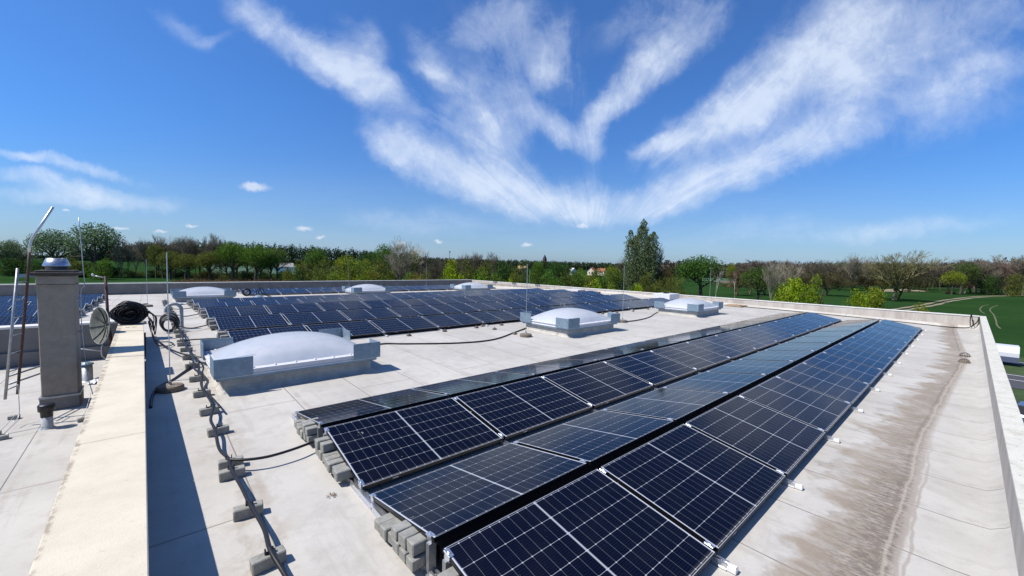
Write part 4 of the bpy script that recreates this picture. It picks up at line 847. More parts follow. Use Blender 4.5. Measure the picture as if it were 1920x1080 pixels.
# ---------------- lightning rods ----------------
def rod(x,y,h,label,r=.007,foot=True,lean=(0,0)):
    t=thing('lightning_rod',label,'lightning rod',(x,y,zr(y)),group='lightning rods')
    b=MB(); b.tube([(0,0,.05),(lean[0],lean[1],h)],r,8); b.build('rod',M_rod,t)
    if foot:
        b=MB(); b.lathe([(0,.088),(.10,.088),(.165,.082),(.178,.06),(.180,.01),(.172,0)],28); b.build('foot',M_foot,t)
        b=MB(); b.lathe([(.0,.15),(.022,.15),(.022,.10),(.03,.088)],10); b.build('socket',M_steel,t)
    return t
rod(.235,8.41,2.2,'tall thin rod on a stone foot in the wall shadow, left of the big dome')
rod(8.33,8.67,2.15,'thin rod on a round stone foot left of the middle front dome')
rod(13.59,8.81,2.15,'thin rod on a stone foot right of the middle front dome')
rod(25.75,10.6,2.15,'thin rod against the far parapet behind the right front dome',foot=False)
rod(-.02,23.0,2.0,'faint rod on a flat foot beyond the cable coil')
rod(9.0,24.6,2.1,'faint slightly leaning rod left of the middle back dome',lean=(-.12,0))
rod(14.2,24.7,2.1,'faint rod behind the centre array right of the middle back dome')
rod(24.3,25.0,1.7,'faint rod near the back right corner')
# conductor wire with holders
tube_thing('conductor_wire',[(1.9,11.0,zr(11)+.07),(3.3,10.5,zr(10.5)+.06),(5.5,10.52,zr(10.5)+.055),(8.3,10.63,zr(10.5)+.055),(10.3,10.56,zr(10.5)+.055),(14.9,10.6,zr(10.5)+.055),(19.5,10.45,zr(10.5)+.055)],.004,'thin bare wire along the front of the centre array','wire',M_rod,6)
b=MB(); b.bbox(-.05,.05,-.035,.035,0,.035,.006); b.box(-.012,.012,-.02,.02,.035,.06); WH=b.mesh('wire_holder',M_foot)
hp=[(5.51,10.52),(6.73,10.57),(7.96,10.61),(8.32,10.75),(8.28,10.07),(9.02,10.6),(8.28,9.1),(10.27,10.56),(14.87,10.65),(15.82,10.55),(17.08,10.51),(18.57,10.6),(19.51,10.42),(3.66,9.6),(2.2,10.75)]
hl=['holder nearest the big dome along the wire','second holder along the wire from the big dome','third holder along the wire, first of a close pair','fourth holder, second of a close pair','holder standing off the wire toward the viewer','holder just before the middle front dome','holder beside the foot of the middle rod','holder half hidden by the middle front dome','holder just right of the middle front dome','second holder right of the middle front dome','third holder right of the middle front dome','fourth holder right of the middle front dome','last holder before the right front dome','holder on the right back corner of the big dome','holder at the left end of the wire']
for (x,y),l in zip(hp,hl): ob('wire_holder',WH,None,'small grey concrete '+l,'wire holder','small wire holders on the roof',loc=(x,y,zr(y)+.001),rot=(0,0,rnd.uniform(-.3,.3)),scale=(1.25,1.25,1.25))
tube_thing('roof_cable',[(3.55,9.75,zr(9.7)+.03),(4.43,9.84,zr(9.8)+.02),(4.9,9.54,zr(9.5)+.02),(6.08,8.9,zr(8.9)+.02),(7.16,8.76,zr(8.8)+.02),(8.46,9.3,zr(9.3)+.02),(9.4,9.7,zr(9.7)+.03),(9.6,9.75,zr(9.7)+.06)],.02,'black conduit snaking between the big dome and the middle front dome','conduit')
tube_thing('roof_cable',[(12.0,9.5,zr(9.5)+.03),(13.2,8.85,zr(9)+.02),(14.4,8.7,zr(9)+.02),(15.8,8.95,zr(9)+.02),(17.0,9.4,zr(9)+.02),(17.9,9.7,zr(9)+.03)],.02,'black conduit snaking between the middle and right front domes','conduit')
# ---------------- skylight domes ----------------
def skylight(x0,y0,wx,wy,label,group=None,seed=0):
    xc,yc=x0+wx/2,y0+wy/2; zb=zr(yc)
    t=thing('skylight_dome',label,'skylight',(xc,yc,zb),group=group)
    def ring(prof,half=(wx/2,wy/2),m=None,name='curb',r0=.06,par=None,smooth=False):
        b=MB(); nseg=4; vs=[]; P=len(prof)
        loop=[]
        for cxs,cys,a0 in ((1,1,0),(-1,1,90),(-1,-1,180),(1,-1,270)):
            for q in range(nseg+1): loop.append((cxs,cys,R(a0+90*q/nseg)))
        for (off,z) in prof:
            for cxs,cys,a in loop:
                hx,hy=half[0]+off-r0,half[1]+off-r0
                vs.append((cxs*hx+r0*math.cos(a),cys*hy+r0*math.sin(a),z))
        n=len(loop); fs=[(i*n+k,i*n+(k+1)%n,(i+1)*n+(k+1)%n,(i+1)*n+k) for i in range(P-1) for k in range(n)]
        b.add(vs,fs); return b.build(name,m,par or t,smooth)
    sl=zr(yc+wy/2)-zr(yc-wy/2)
    ring([(.06,-abs(sl)-.02),(.0,-.005),(-.035,.035),(-.045,.09),(-.045,.245)],m=M_roof if False else simple('curb_membrane',(.40,.38,.34),.8,0,.2,6) if seed==0 else bpy.data.materials['curb_membrane'],name='curb')
    FRM=ring([(.0,.245),(.045,.245),(.045,.262),(.03,.27),(.03,.315),(.055,.32),(.055,.345),(-.02,.36),(-.12,.362)],m=M_wht,name='frame',r0=.03)
    ring([(-.02,.20),(.03,.20),(.035,.205),(.035,.243),(.0,.2435)],m=M_galv,name='flange',r0=.03)
    b=MB(); nx,ny=28,22; hx,hy=wx/2-.04,wy/2-.04
    vs=[];
    for i in range(nx+1):
        for j in range(ny+1):
            a=-1+2*i/nx; c=-1+2*j/ny
            e=max(1-abs(a)**2.1,0)**.80*max(1-abs(c)**2.4,0)**.7; vs.append((a*hx,c*hy,.362+.345*e))
    fs=[(i*(ny+1)+j,(i+1)*(ny+1)+j,(i+1)*(ny+1)+j+1,i*(ny+1)+j+1) for i in range(nx) for j in range(ny)]
    b.add(vs,fs); b.build('dome',M_dome,t,True)
    b=MB()
    for k in range(8):
        for s in (-1,1):
            b.lathe([(0,.022),(.012,.02),(.02,.008),(.022,0)],8,(-wx/2+.15+k*(wx-.3)/7,s*(wy/2-.0),.355))
            if k<6: b.lathe([(0,.022),(.012,.02),(.02,.008),(.022,0)],8,(s*(wx/2-.0),-wy/2+.15+k*(wy-.3)/5,.355))
    b.build('screws',M_wht,FRM,True)
    for sx in(-1,1):
        for sy in(-1,1):
            b=MB(); ex,ey=wx/2+.075,wy/2+.03+.06; L1,L2=.52,.50; z0,z1=.262,.555
            def bx(xa,xb,ya,yb): b.box(min(xa,xb),max(xa,xb),min(ya,yb),max(ya,yb),z0,z1)
            bx(sx*ex,sx*(ex-L1),sy*ey,sy*(ey-.012)); bx(sx*ex,sx*(ex-.012),sy*(ey-.012),sy*(ey-L2))
            b.box(min(sx*ex,sx*(ex-L1)),max(sx*ex,sx*(ex-L1)),min(sy*ey,sy*(ey-.03)),max(sy*ey,sy*(ey-.03)),z1,z1+.006)
            b.box(min(sx*(ex-.2),sx*(ex-.24)),max(sx*(ex-.2),sx*(ex-.24)),min(sy*(ey-.1),sy*(ey-.012)),max(sy*(ey-.1),sy*(ey-.012)),z0,z0+.02)
            b.build('deflector',M_galv,t)
    return t
skylight(.80,7.70,2.50,1.90,'largest white domed skylight with steel corner boxes beside the conduit','domed skylights')
skylight(9.25,7.85,2.50,1.90,'white domed skylight in the middle of the front row, between two rods','domed skylights',1)
skylight(17.85,7.85,2.50,1.90,'white domed skylight at the right end of the front row','domed skylights',1)
skylight(.95,25.3,2.40,1.90,'white domed skylight at the left end of the back row','domed skylights',1)
skylight(9.55,25.3,2.40,1.90,'white domed skylight in the middle of the back row','domed skylights',1)
skylight(17.9,25.3,2.50,1.90,'white domed skylight near the back right corner','domed skylights',1)
# ---------------- left lower roof: chimney, ladder, dish, vents ----------------
LR=-.3
t=thing('chimney','tall square grey concrete chimney with steel cowl on the lower roof','chimney',(-1.115,10.25,LR))
b=MB(); b.bbox(-.245,.215,-.28,.28,.0,.215,.01); b.build('plinth',M_dark,t)
b=MB(); b.bbox(-.222,.200,-.255,.26,.215,2.08,.01); b.build('shaft',M_chim,t)
b=MB(); b.box(-.25,.222,-.287,.288,.205,.235); b.build('flashing',M_steel,t)
b=MB(); b.bbox(-.232,.205,-.262,.27,2.08,2.23,.012); b.box(-.238,.211,-.268,.276,2.065,2.08); b.build('collar',M_chim,t)
b=MB(); b.bbox(-.285,.27,-.31,.31,2.23,2.285,.012); b.bbox(-.24,.22,-.26,.26,2.285,2.315,.012); CAPO=b.build('cap',M_chim2,t)
b=MB(); b.lathe([(.13,0),(.135,.06),(.165,.065),(.165,.075),(.12,.20),(.115,.20),(.155,.075)],32,(-.02,0,2.315)); b.build('cowl',M_galv2,CAPO,True)
# ladder
t=thing('ladder','narrow steel ladder fixed to the left side of the chimney','ladder',(-1.5,9.4,LR))
def tb(name,pts,r,m,par,n=8): b=MB(); b.tube(pts,r,n); return b.build(name,m,par,True)
tb('rail',[(-.11,-.0,.42),(.07,-.0,2.36)],.017,M_steel,t)
tb('rail',[(-.03,.25,.42),(.14,.25,2.36),(.155,.25,2.62)],.017,M_rust,t)
tb('handrail',[(.155,.25,2.60),(.162,.25,2.70),(.178,.25,2.78),(.205,.25,2.85),(.25,.25,2.95),(.42,.25,3.32)],.018,M_rod,t)
for i in range(7):
    f=.07+i/7.3; tb('rung',[(-.11+.18*f,0,.42+1.94*f),(-.03+.17*f,.25,.42+1.94*f)],.009,M_steel,t,6)
for z in (.62,.74): tb('bracket',[(-.09,.02,z),(.2,.35,z),(.36,.72,z)] if False else [(-.08,.10,z),(.17,.72,z)],.014,M_steel,t,6)
b=MB(); b.box(-.06,.20,.66,.70,2.20,2.25); b.build('top_bracket',M_galv,t)
tb('earth_wire',smooth_path([(.0,.12,.60),(.005,.1,.35),(.01,.02,.14),(-.02,-.15,.10)],4),.005,M_rod,t,6)
# thin rod with clips at the chimney's right side
t=thing('air_terminal','thin straight rod clipped to the right side of the chimney','lightning rod',(-.84,10.3,LR))
tb('rod',smooth_path([(-.02,.0,3.22),(.01,.0,2.3),(.015,0,2.05),(-.03,-.02,1.93),(-.03,-.02,1.2),(.02,-.1,.5),(.09,-.2,.12)],4),.007,M_rod,t,6)
for z in (1.82,1.25): tb('clip',[(-.10,-.02,z),(.0,-.02,z)],.01,M_steel,t,6)
# vents
def vent(x,y,r,h,cap,label,m):
    t=thing('vent_pipe',label,'vent pipe',(x,y,LR)); b=MB(); b.lathe([(r*1.5,0),(r*1.02,.03),(r,h),(r*.9,h)],24); b.build('pipe',m,t,True)
    b=MB(); 
    if cap=='black': b.lathe([(r*1.05,h-.06),(r*1.1,h+.02),(r*1.45,h+.03),(r*1.5,h+.11),(r*1.3,h+.13),(0,h+.12)],24)
    else: b.lathe([(r*1.25,h),(r*1.25,h+.02),(0,h+.06)],24)
    b.build('cap',M_rub if cap=='black' else M_galv,t,True)
vent(-1.155,8.98,.062,.24,'black','short grey vent pipe with black cap in front of the chimney',M_pipe)
vent(-.965,11.95,.085,.34,'alu','short metal flue behind the right side of the chimney',M_steel)
for i,(x,y,l) in enumerate([(-1.60,9.80,'grey paver holding the wire left of the black capped vent'),(-1.66,9.05,'grey paver cut by the left picture edge'),(-1.55,8.80,'lowest grey paver at the left edge under the wire'),(-.80,9.05,'small grey paver against the dividing wall')]):
    ob('wire_block',PV[2],None,l,'paving block','wire pavers on the lower roof',loc=(x,y,LR+.001),rot=(0,0,.15*i-.2),scale=(.6,.75,.7))
tube_thing('lower_roof_wire',[(-1.62,8.9,LR+.06),(-1.60,9.3,LR+.05),(-1.58,9.8,LR+.07)],.004,'thin wire linking the pavers at the left edge','wire',M_rod,6)
tube_thing('lower_roof_wire',[(-1.52,8.82,LR+.06),(-1.3,8.9,LR+.05),(-1.0,9.0,LR+.05),(-.8,9.05,LR+.07),(-.74,9.6,LR+.3)],.004,'thin wire running past the black capped vent to the wall','wire',M_rod,6)
# crumpled clear film on the lower roof
def film(cx,cy,z,sx,sy,label,seed):
    r=random.Random(seed); b=MB(); n=9; vs=[(cx+(i/n-.5)*sx+r.uniform(-.02,.02),cy+(j/n-.5)*sy+r.uniform(-.02,.02),z+.01+r.random()*.07*(1-abs(i/n-.5)*1.6)) for i in range(n+1) for j in range(n+1)]
    b.add(vs,[(i*(n+1)+j,(i+1)*(n+1)+j,(i+1)*(n+1)+j+1,i*(n+1)+j+1) for i in range(n) for j in range(n)]); b.build('plastic_film',M_plas,None,label=label,cat='plastic film')
film(-.80,11.75,LR,.26,.45,'crumpled clear film on the lower roof beside the dividing wall',3)
film(1.0,23.9,zr(23.9),.9,.5,'crumpled pale film by the left back dome',5)
# dish
t=thing('satellite_dish','grey ribbed satellite dish on a rusty mast seen from behind','satellite dish',(-.66,12.5,LR))
tb('mast',[(.07,-.03,.2),(0,0,1.2),(-.02,.0,2.13)],.026,M_rust,t)
tb('side_arm',[(-.02,0,2.10),(-.10,.0,2.12),(-.20,.0,2.14)],.012,M_rod,t,6)
b=MB(); b.lathe([(0,.03),(.02,.02),(.02,-.02),(0,-.03)],10,(-.21,0,2.16)); b.build('bulb',M_wht,t,True)
DM=Matrix.Translation((-.13,.02,1.06))@Vector((-.90,-.42,.06)).to_track_quat('Z','Y').to_matrix().to_4x4()
b=MB(); b.lathe([(.0,-.12)]+[(.40*q,-.12+.12*q*q) for q in (.2,.4,.6,.8,1.0)]+[(.405,.012)]+[(.40*q,-.10+.115*q*q) for q in (.98,.8,.6,.4,.2)]+[(0,-.10)],40,(0,0,0),DM); b.build('reflector',simple('dish_grey',(.12,.125,.10),.7,.1,.2,15),t,True)
for k in range(8):
    a=2*PI*k/8+.2; pts=[DM@Vector((math.cos(a)*.40*q,math.sin(a)*.40*q,-.092+.115*q*q)) for q in (.1,.4,.7,1.0)]
    tb('rib',pts,.008,M_black,t,5)
b=MB(); b.tube([DM@Vector((.40*math.cos(2*PI*k/40),.40*math.sin(2*PI*k/40),.004)) for k in range(40)],.010,6,closed=True); b.build('rim',simple('dish_rim',(.36,.38,.33),.6,.1),t,True)
tb('mount_arm',[DM@Vector((0,0,-.12)),(0,0,1.1)],.03,M_black,t)
tb('brace',smooth_path([DM@Vector((.0,-.1,-.12)),(-.10,-.02,.62),(-.10,-.05,.40),(.0,-.05,.3)],4),.02,M_steel,t)
tb('strut',[(-.55,.0,.62),(-.12,-.0,.50)],.011,M_wht,t,6)
# ---------------- far roof oddments ----------------
t=thing('cable_reel','black hose reel wheel lying over the centre array ridge','reel',(3.75,24.4,zr(24.4)))
b=MB(); b.tube([(.16*math.cos(2*PI*k/24),.02,.45+.16*math.sin(2*PI*k/24)) for k in range(24)],.045,8,closed=True); b.build('wheel',M_rub,t,True)
b=MB(); b.tube([(-.15,.02,.45),(.15,.02,.45)],.012,6); b.tube([(0,.02,.30),(0,.02,.60)],.012,6); b.lathe([(0,.03),(.04,.03),(.04,-.03),(0,-.03)],12,(0,.02,.45),None); b.build('hub',M_steel,t)
tb('frame',[(0,.02,.45),(.35,.02,.38),(.75,.0,.45)],.015,M_alu,t,6)
b=MB()
for dx in (0,.10): b.tube(smooth_path([(.42+dx,0,.30),(.44+dx,0,.5),(.52+dx,0,.66),(.60+dx,0,.64),(.64+dx,0,.48),(.72+dx,0,.35),(1.1+dx,0,.12)],5),.018,7)
b.build('hose',M_rub,t,True)
def hump(x,y,label):
    b=MB(); b.lathe([(0,.30),(.12,.28),(.3,.16),(.42,.03),(.45,0)],20,(0,0,0)); return b.build('roof_vent',M_galv,None,True,label=label,cat='roof vent',loc=(x,y,zr(y)))
hump(4.25,24.3,'low grey cone vent under the hose loops')
t=thing('roof_fan','low white fan box by the far parapet behind the centre array','roof fan',(24.9,12.9,zr(12.9)))
b=MB(); b.bbox(-.75,.55,-.55,.55,.05,.42,.02); b.build('housing',M_wht,t); b=MB(); b.box(-.8,.6,-.6,.6,.0,.05); b.build('base',M_galv,t)
for dx in(-.3,.0): 
    b=MB(); b.lathe([(0,.06),(.1,.05),(.14,0)],14,(dx,0,.42)); b.build('knob',M_black,t,True)
t=thing('pallet_stack','weathered wooden pallet with leftover rails at the centre array end','pallet',(24.3,18.6,zr(18.6)))
b=MB(); [b.box(-.5,.5,-.6+k*.2,-.48+k*.2,.12,.14) for k in range(6)]; b.build('deck',M_wood,t)
b=MB(); [b.box(-.5+k*.45,-.4+k*.45,-.6,.6,0,.12) for k in range(3)]; b.build('runner',M_wood,t)
b=MB(); [b.box(-.4,.45,-.3+k*.12,-.24+k*.12,.14,.20) for k in range(3)]; b.build('rails',M_alu,t)
t=thing('pallet_stack','wooden pallet under a pale sheet just left of its twin','pallet',(24.3,19.9,zr(19.9)))
b=MB(); [b.box(-.5,.5,-.6+k*.2,-.48+k*.2,.12,.14) for k in range(6)]; b.build('deck',M_wood,t)
b=MB(); b.box(-.45,.45,-.55,.55,.141,.24); b.build('load',M_wht,t)
t=thing('wooden_board','flat brown board leaning on the far parapet behind the right dome','board',(25.2,8.9,zr(8.9)))
b=MB(); b.box(-.5,.5,-.45,.45,.02,.07); b.box(-.4,.2,-.3,.3,.07,.10); b.build('planks',M_wood,t)
tube_thing('parapet_cable',[(25.3,8.9,zr(9)+.10),(25.2,8.4,.17),(25.35,7.0,.15),(25.5,5.5,.12),(25.55,4.0,.09),(25.5,2.4,.06),(25.35,1.3,.04),(25.25,.6,.03),(25.4,.05,.04),(25.62,-.12,.10),(25.82,-.28,.30),(25.86,-.32,.50)],.02,'long black cable along the foot of the far parapet to the corner','cable')
tb2=MB(); tb2.tube(smooth_path([(25.66,-.1,.12),(25.7,-.08,.35),(25.72,-.10,.62),(25.78,-.14,.35),(25.80,-.2,.12)],5),.016,6); tb2.build('cable_loop',M_rub,None,True,label='short black cable loop standing in the front roof corner',cat='cable')
tube_thing('parapet_wire',[(25.84,34,.30),(25.84,30,.33),(25.84,27,.30),(25.8,24,.42)],.012,'thin cable sagging along the far end of the long parapet','cable')
for i,(y,l) in enumerate([(31.5,'dark clamp block on the far parapet, nearest the back corner'),(28.7,'dark clamp block on the far parapet, second from the back corner'),(25.6,'dark clamp block on the far parapet, third from the back corner')]):
    t=thing('parapet_clamp',l,'clamp',(X1,y,.3),group='clamp blocks on the far parapet'); b=MB(); b.box(-.06,.02,-.3,.3,.18,.26); b.build('plate',M_steel,t); b=MB(); b.tube([(-.04,0,.2),(-.04,0,-.15)],.012,6); b.build('downwire',M_rod,t)
# roof drains
for i,(x,l) in enumerate(((15.64,'dark domed gutter strainer nearer the viewer'),(16.86,'dark domed gutter strainer farther from the viewer'))):
    t=thing('roof_drain',l,'drain',(x,-.01,.0),group='gutter drains'); t.scale=(.72,.72,.8)
    b=MB(); b.lathe([(.17,.0),(.17,.012),(.14,.014)],24,(0,0,.004)); b.lathe([(.0,.115),(.05,.11),(.10,.085),(.135,.04),(.14,.01)] if i==0 else [(.0,.12),(.03,.118)],20,(0,0,.004)); b.build('rim',M_foot,t,True)
    b=MB()
    for k in range(6):
        a=PI*k/6; b.tube([(math.cos(a)*.14*math.cos(q),math.sin(a)*.14*math.cos(q),.01+.12*math.sin(q)) for q in [PI*z/10 for z in range(11)]],.009,5)
    b.build('cage',simple('drain_cage',(.10,.085,.085),.7),t,True)
# leaf litter clumps on the roof
lm=simple('dead_leaves',(.13,.075,.04),.9)
for i,(x,y,l) in enumerate([(1.24,3.87,'small clump of dead leaves on the pale roof before the rails'),(1.46,3.42,'tiny clump of dead leaves nearest the rails'),(1.40,4.62,'tiny clump of dead leaves beside the branch cable')]):
    b=MB(); r=random.Random(i)
    for k in range(30 if i==0 else 14):
        a=r.uniform(0,6.28); d=r.random()**.7*(.045 if i==0 else .025); px,py=math.cos(a)*d,math.sin(a)*d; Mx=Matrix.Translation((px,py,.004+r.random()*.01))@Euler((r.uniform(-.6,.6),r.uniform(-.6,.6),a)).to_matrix().to_4x4()
        b.add([Mx@Vector(p) for p in ((-.009,-.003,0),(.009,-.003,0),(.009,.003,.001),(-.009,.003,.001))],[(0,1,2,3)])
    b.build('leaf_litter',lm,None,label=l,cat='dead leaves',loc=(x,y,zr(y)+.003))
# ---------------- vegetation ----------------
def np_mesh(name,V,F,m):
    me=bpy.data.meshes.new(name); V=np.asarray(V,dtype=np.float32); F=np.asarray(F,dtype=np.int32)
    me.vertices.add(len(V)); me.vertices.foreach_set('co',V.ravel()); k=F.shape[1]
    me.loops.add(F.size); me.loops.foreach_set('vertex_index',F.ravel()); me.polygons.add(len(F))
    me.polygons.foreach_set('loop_start',np.arange(0,F.size,k,dtype=np.int32)); me.polygons.foreach_set('loop_total',np.full(len(F),k,dtype=np.int32)) if False else None
    me.update(calc_edges=True); me.materials.append(m); return me
def leaves(P,size,rs,asp=.7):
    n=len(P); q=rs.normal(size=(n,3)); q/=np.linalg.norm(q,axis=1)[:,None]; r=rs.normal(size=(n,3)); a=np.cross(q,r); a/=np.linalg.norm(a,axis=1)[:,None]+1e-9
    b_=np.cross(q,a); s=size*rs.uniform(.6,1.35,size=(n,1)); a=a*s; b_=b_*s*asp
    V=np.stack([P-a,P-b_*.8,P+a,P+b_*.8],1).reshape(-1,3); F=np.arange(4*n).reshape(-1,4); return V,F
def branches(seed,levels,l0,ang,nch,ratio,up=.12,r0=.02,trunk=.28,lean=0.0,wob=.12):
    r=random.Random(seed); segs=[]; tips=[]
    def br(p,d,L,rad,lv):
        ns=3 if lv<2 else 2
        pts=[p]; q=p; dd=d
        for i in range(ns):
            dd=(dd+Vector((r.uniform(-wob,wob),r.uniform(-wob,wob),r.uniform(-wob,wob)+up))).normalized(); q2=q+dd*(L/ns)
            ra=rad*(1-.55*i/ns); rb=rad*(1-.55*(i+1)/ns); segs.append((q,q2,ra,rb,lv)); q=q2; pts.append(q)
        if lv>=levels: tips.append(q); return
        nc=nch[min(lv,len(nch)-1)]
        for k in range(nc):
            f=.35+.65*(k+1)/nc if lv>0 else .45+.55*(k+1)/nc
            idx=min(int(f*ns),ns-1); bp=pts[idx].lerp(pts[idx+1],min(max(f*ns-idx,0),1))
            az=r.uniform(0,6.28); a=ang*r.uniform(.6,1.25)
            t=dd.cross(Vector((math.cos(az),math.sin(az),.3))); t=t.normalized() if t.length>1e-4 else Vector((1,0,0))
            nd=(Matrix.Rotation(a,3,t)@dd).normalized(); br(bp,nd,L*ratio*r.uniform(.75,1.2),rad*.55,lv+1)
        br(q,dd,L*ratio*r.uniform(.8,1.1),rad*.45,lv+1)
    br(Vector((0,0,0)),Vector((lean,0,1)).normalized(),trunk,r0,0)
    return segs,tips
def segmesh(segs,mn=3,rmin=.0):
    V=[];F=[]
    for (p,q,ra,rb,lv) in segs:
        d=(q-p).normalized(); a=d.cross(Vector((.3,.5,.8))).normalized(); b_=d.cross(a); n=mn if lv>1 else 6
        o=len(V)
        for c,rr in((p,ra),(q,rb)):
            rr=max(rr,rmin)
            for k in range(n):
                th=2*PI*k/n; V.append(tuple(c+(a*math.cos(th)+b_*math.sin(th))*rr))
        for k in range(n): F.append((o+k,o+(k+1)%n,o+n+(k+1)%n,o+n+k))
    return V,F
def norm(Vs):
    A=np.concatenate([np.asarray(v,dtype=float).reshape(-1,3) for v in Vs if len(v)]); zt=A[:,2].max(); h=np.percentile(np.abs(A[:,:2]),99)
    return [np.asarray(v,dtype=float).reshape(-1,3)/np.array([2*h,2*h,zt]) for v in Vs]
def proto_bare(seed,**k):
    s,t=branches(seed,5,.3,**k); tr=[x for x in s if x[4]<=1]; tw=[x for x in s if x[4]>1]
    V1,F1=segmesh(tr); V2,F2=segmesh(tw,3,.0011); V1,V2=norm([V1,V2]); return np_mesh('trunk',V1,F1,M_twig),np_mesh('crown',V2,F2,M_twig)
def proto_leafy(seed,nl=9,cl=.05,size=.017,dens=1.0,**k):
    s,t=branches(seed,4,.3,**k); rs=np.random.RandomState(seed); T=np.array([tuple(x) for x in t]); n=int(nl*dens)
    P=np.repeat(T,n,0)+rs.normal(size=(len(T)*n,3))*cl; V1,F1=segmesh([x for x in s if x[4]<=2])
    hx=np.percentile(np.abs(P[:,:2]),90); zt=np.percentile(P[:,2],96); sc_v=np.array([2*hx,2*hx,zt]); P=P/sc_v; V1=np.asarray(V1)/sc_v
    e=(P[:,0]**2+P[:,1]**2)/.25+((P[:,2]-.56)/.45)**2; P=P[e<1.0+rs.uniform(-.12,.12,size=len(P))]; V1[:,2]=np.minimum(V1[:,2],.93); V2,F2=leaves(P,size,rs); return np_mesh('trunk',V1,F1,M_bark),np_mesh('crown',V2,F2,M_leaf)
def proto_shrub(seed,n=3600,size=.022,nl=16):
    rs=np.random.RandomState(seed); Ps=[]
    for i in range(nl):
        a=rs.uniform(0,6.28); d=rs.uniform(0,.34); z=rs.uniform(.18,.80)*(1-.5*(d/.34)**2); r=rs.uniform(.13,.24)
        q=rs.normal(size=(n//nl,3)); q/=np.linalg.norm(q,axis=1)[:,None]; q*= (r*rs.uniform(.55,1.05,size=(n//nl,1))); Ps.append(q*[1,1,1.0]+[math.cos(a)*d,math.sin(a)*d,z])
    P=np.concatenate(Ps); P[:,2]=np.abs(P[:,2]); segs=[]
    r=random.Random(seed)
    for i in range(9):
        a=r.uniform(0,6.28); segs.append((Vector((0,0,0)),Vector((math.cos(a)*.2,math.sin(a)*.2,.6)),.012,.004,0))
    V1,F1=segmesh(segs); V1,P=norm([V1,P]); V2,F2=leaves(P,size,rs); return np_mesh('trunk',V1,F1,M_bark),np_mesh('crown',V2,F2,M_leaf)
def proto_twiggy(seed):
    s1,t1=branches(seed,4,.3,ang=.55,nch=[4,4,4,3],ratio=.72,up=.05,r0=.012,trunk=.2)
    s2,t2=branches(seed+50,4,.3,ang=.7,nch=[4,4,3,3],ratio=.74,up=.02,r0=.012,trunk=.15,lean=.5)
    rs=np.random.RandomState(seed); T=np.array([tuple(x) for x in t1+t2]); P=np.repeat(T,3,0)+rs.normal(size=(len(T)*3,3))*.03
    V1,F1=segmesh(s1+s2,3,.0016); V1,P=norm([V1,P]); V2,F2=leaves(P,.009,rs); return np_mesh('trunk',V1,F1,M_twig),np_mesh('crown',V2,F2,M_leaf)
def proto_poplar(seed):
    rs=np.random.RandomState(seed); Ps=[]; segs=[(Vector((0,0,0)),Vector((0,0,.8)),.012,.004,0)]
    plumes=[(.02,0,1.0,.12),(-.15,.08,.86,.13),(.14,-.1,.84,.13),(-.08,-.12,.92,.13),(.09,.12,.93,.12),(-.22,-.05,.74,.13),(.22,.1,.66,.14),(.0,.18,.80,.14),(.04,-.20,.80,.13)]
    for (x,y,h,r) in plumes:
        n=2300; z=rs.uniform(.12,1,size=n)*h; q=rs.normal(size=(n,2)); q/=np.linalg.norm(q,axis=1)[:,None]
        zz=np.clip(z/h,0,1); prof=np.minimum(np.sqrt(np.clip((zz-.04)*6,0,1)),np.sqrt(np.clip(1-zz,0,1)*2.6)).clip(0,1)*r*1.15*(.72+.38*np.sin(z*41+x*9+y*31)**2); q*= (prof*rs.uniform(.5,1.1,size=n))[:,None]
        k=(z/h)[:,None]; base=np.array([[x*.35,y*.35]])*(1-k)+np.array([[x,y]])*k; Ps.append(np.concatenate([base+q,z[:,None]],1))
        segs.append((Vector((x*.2,y*.2,.12)),Vector((x,y,h*.93)),.008,.002,0))
    P=np.concatenate(Ps); V1,F1=segmesh(segs); A=P; V1,P=norm([V1,P]); V2,F2=leaves(P,.0135,rs,.8); V2=V2; return np_mesh('trunk',V1,F1,M_bark),np_mesh('crown',V2,F2,M_leaf)
def proto_dead(seed):
    s,t=branches(seed,3,.3,ang=.6,nch=[1,2,2],ratio=.62,up=.10,r0=.03,trunk=.5,wob=.22); V,F=segmesh(s,4,.004); (V,)=norm([V]); k=len(F)//2
    return np_mesh('trunk',V,F[:k],M_twig),np_mesh('crown',V,F[k:],M_twig)
PR={'bare':[proto_bare(s,ang=a,nch=n,ratio=r_,up=u_,r0=.016,trunk=t_) for s,a,n,r_,u_,t_ in ((1,.50,[4,4,4,3,3],.70,.06,.34),(2,.42,[4,4,3,3,3],.74,.10,.38),(3,.60,[5,4,3,3,3],.68,.04,.28),(5,.52,[4,4,3,4,3],.72,.08,.25))],
 'leafy':[proto_leafy(s,nl=k,ang=.75,nch=[6,5,4],ratio=.74,up=.02,r0=.018,trunk=.20,cl=c_,size=z_) for s,k,c_,z_ in ((11,9,.045,.0165),(12,9,.05,.016),(13,8,.045,.0175))],
 'shrub':[proto_shrub(21),proto_shrub(22,nl=22),proto_shrub(23,nl=13)],'twiggy':[proto_twiggy(31),proto_twiggy(32)],'poplar':[proto_poplar(41)],'dead':[proto_dead(51),proto_dead(54)]}
NAMES={'bare':('bare_tree','tree'),'leafy':('leafy_tree','tree'),'shrub':('bush','bush'),'twiggy':('twiggy_thicket','bush'),'poplar':('poplar_tree','tree'),'dead':('dead_tree','tree')}
r2=random.Random(99)
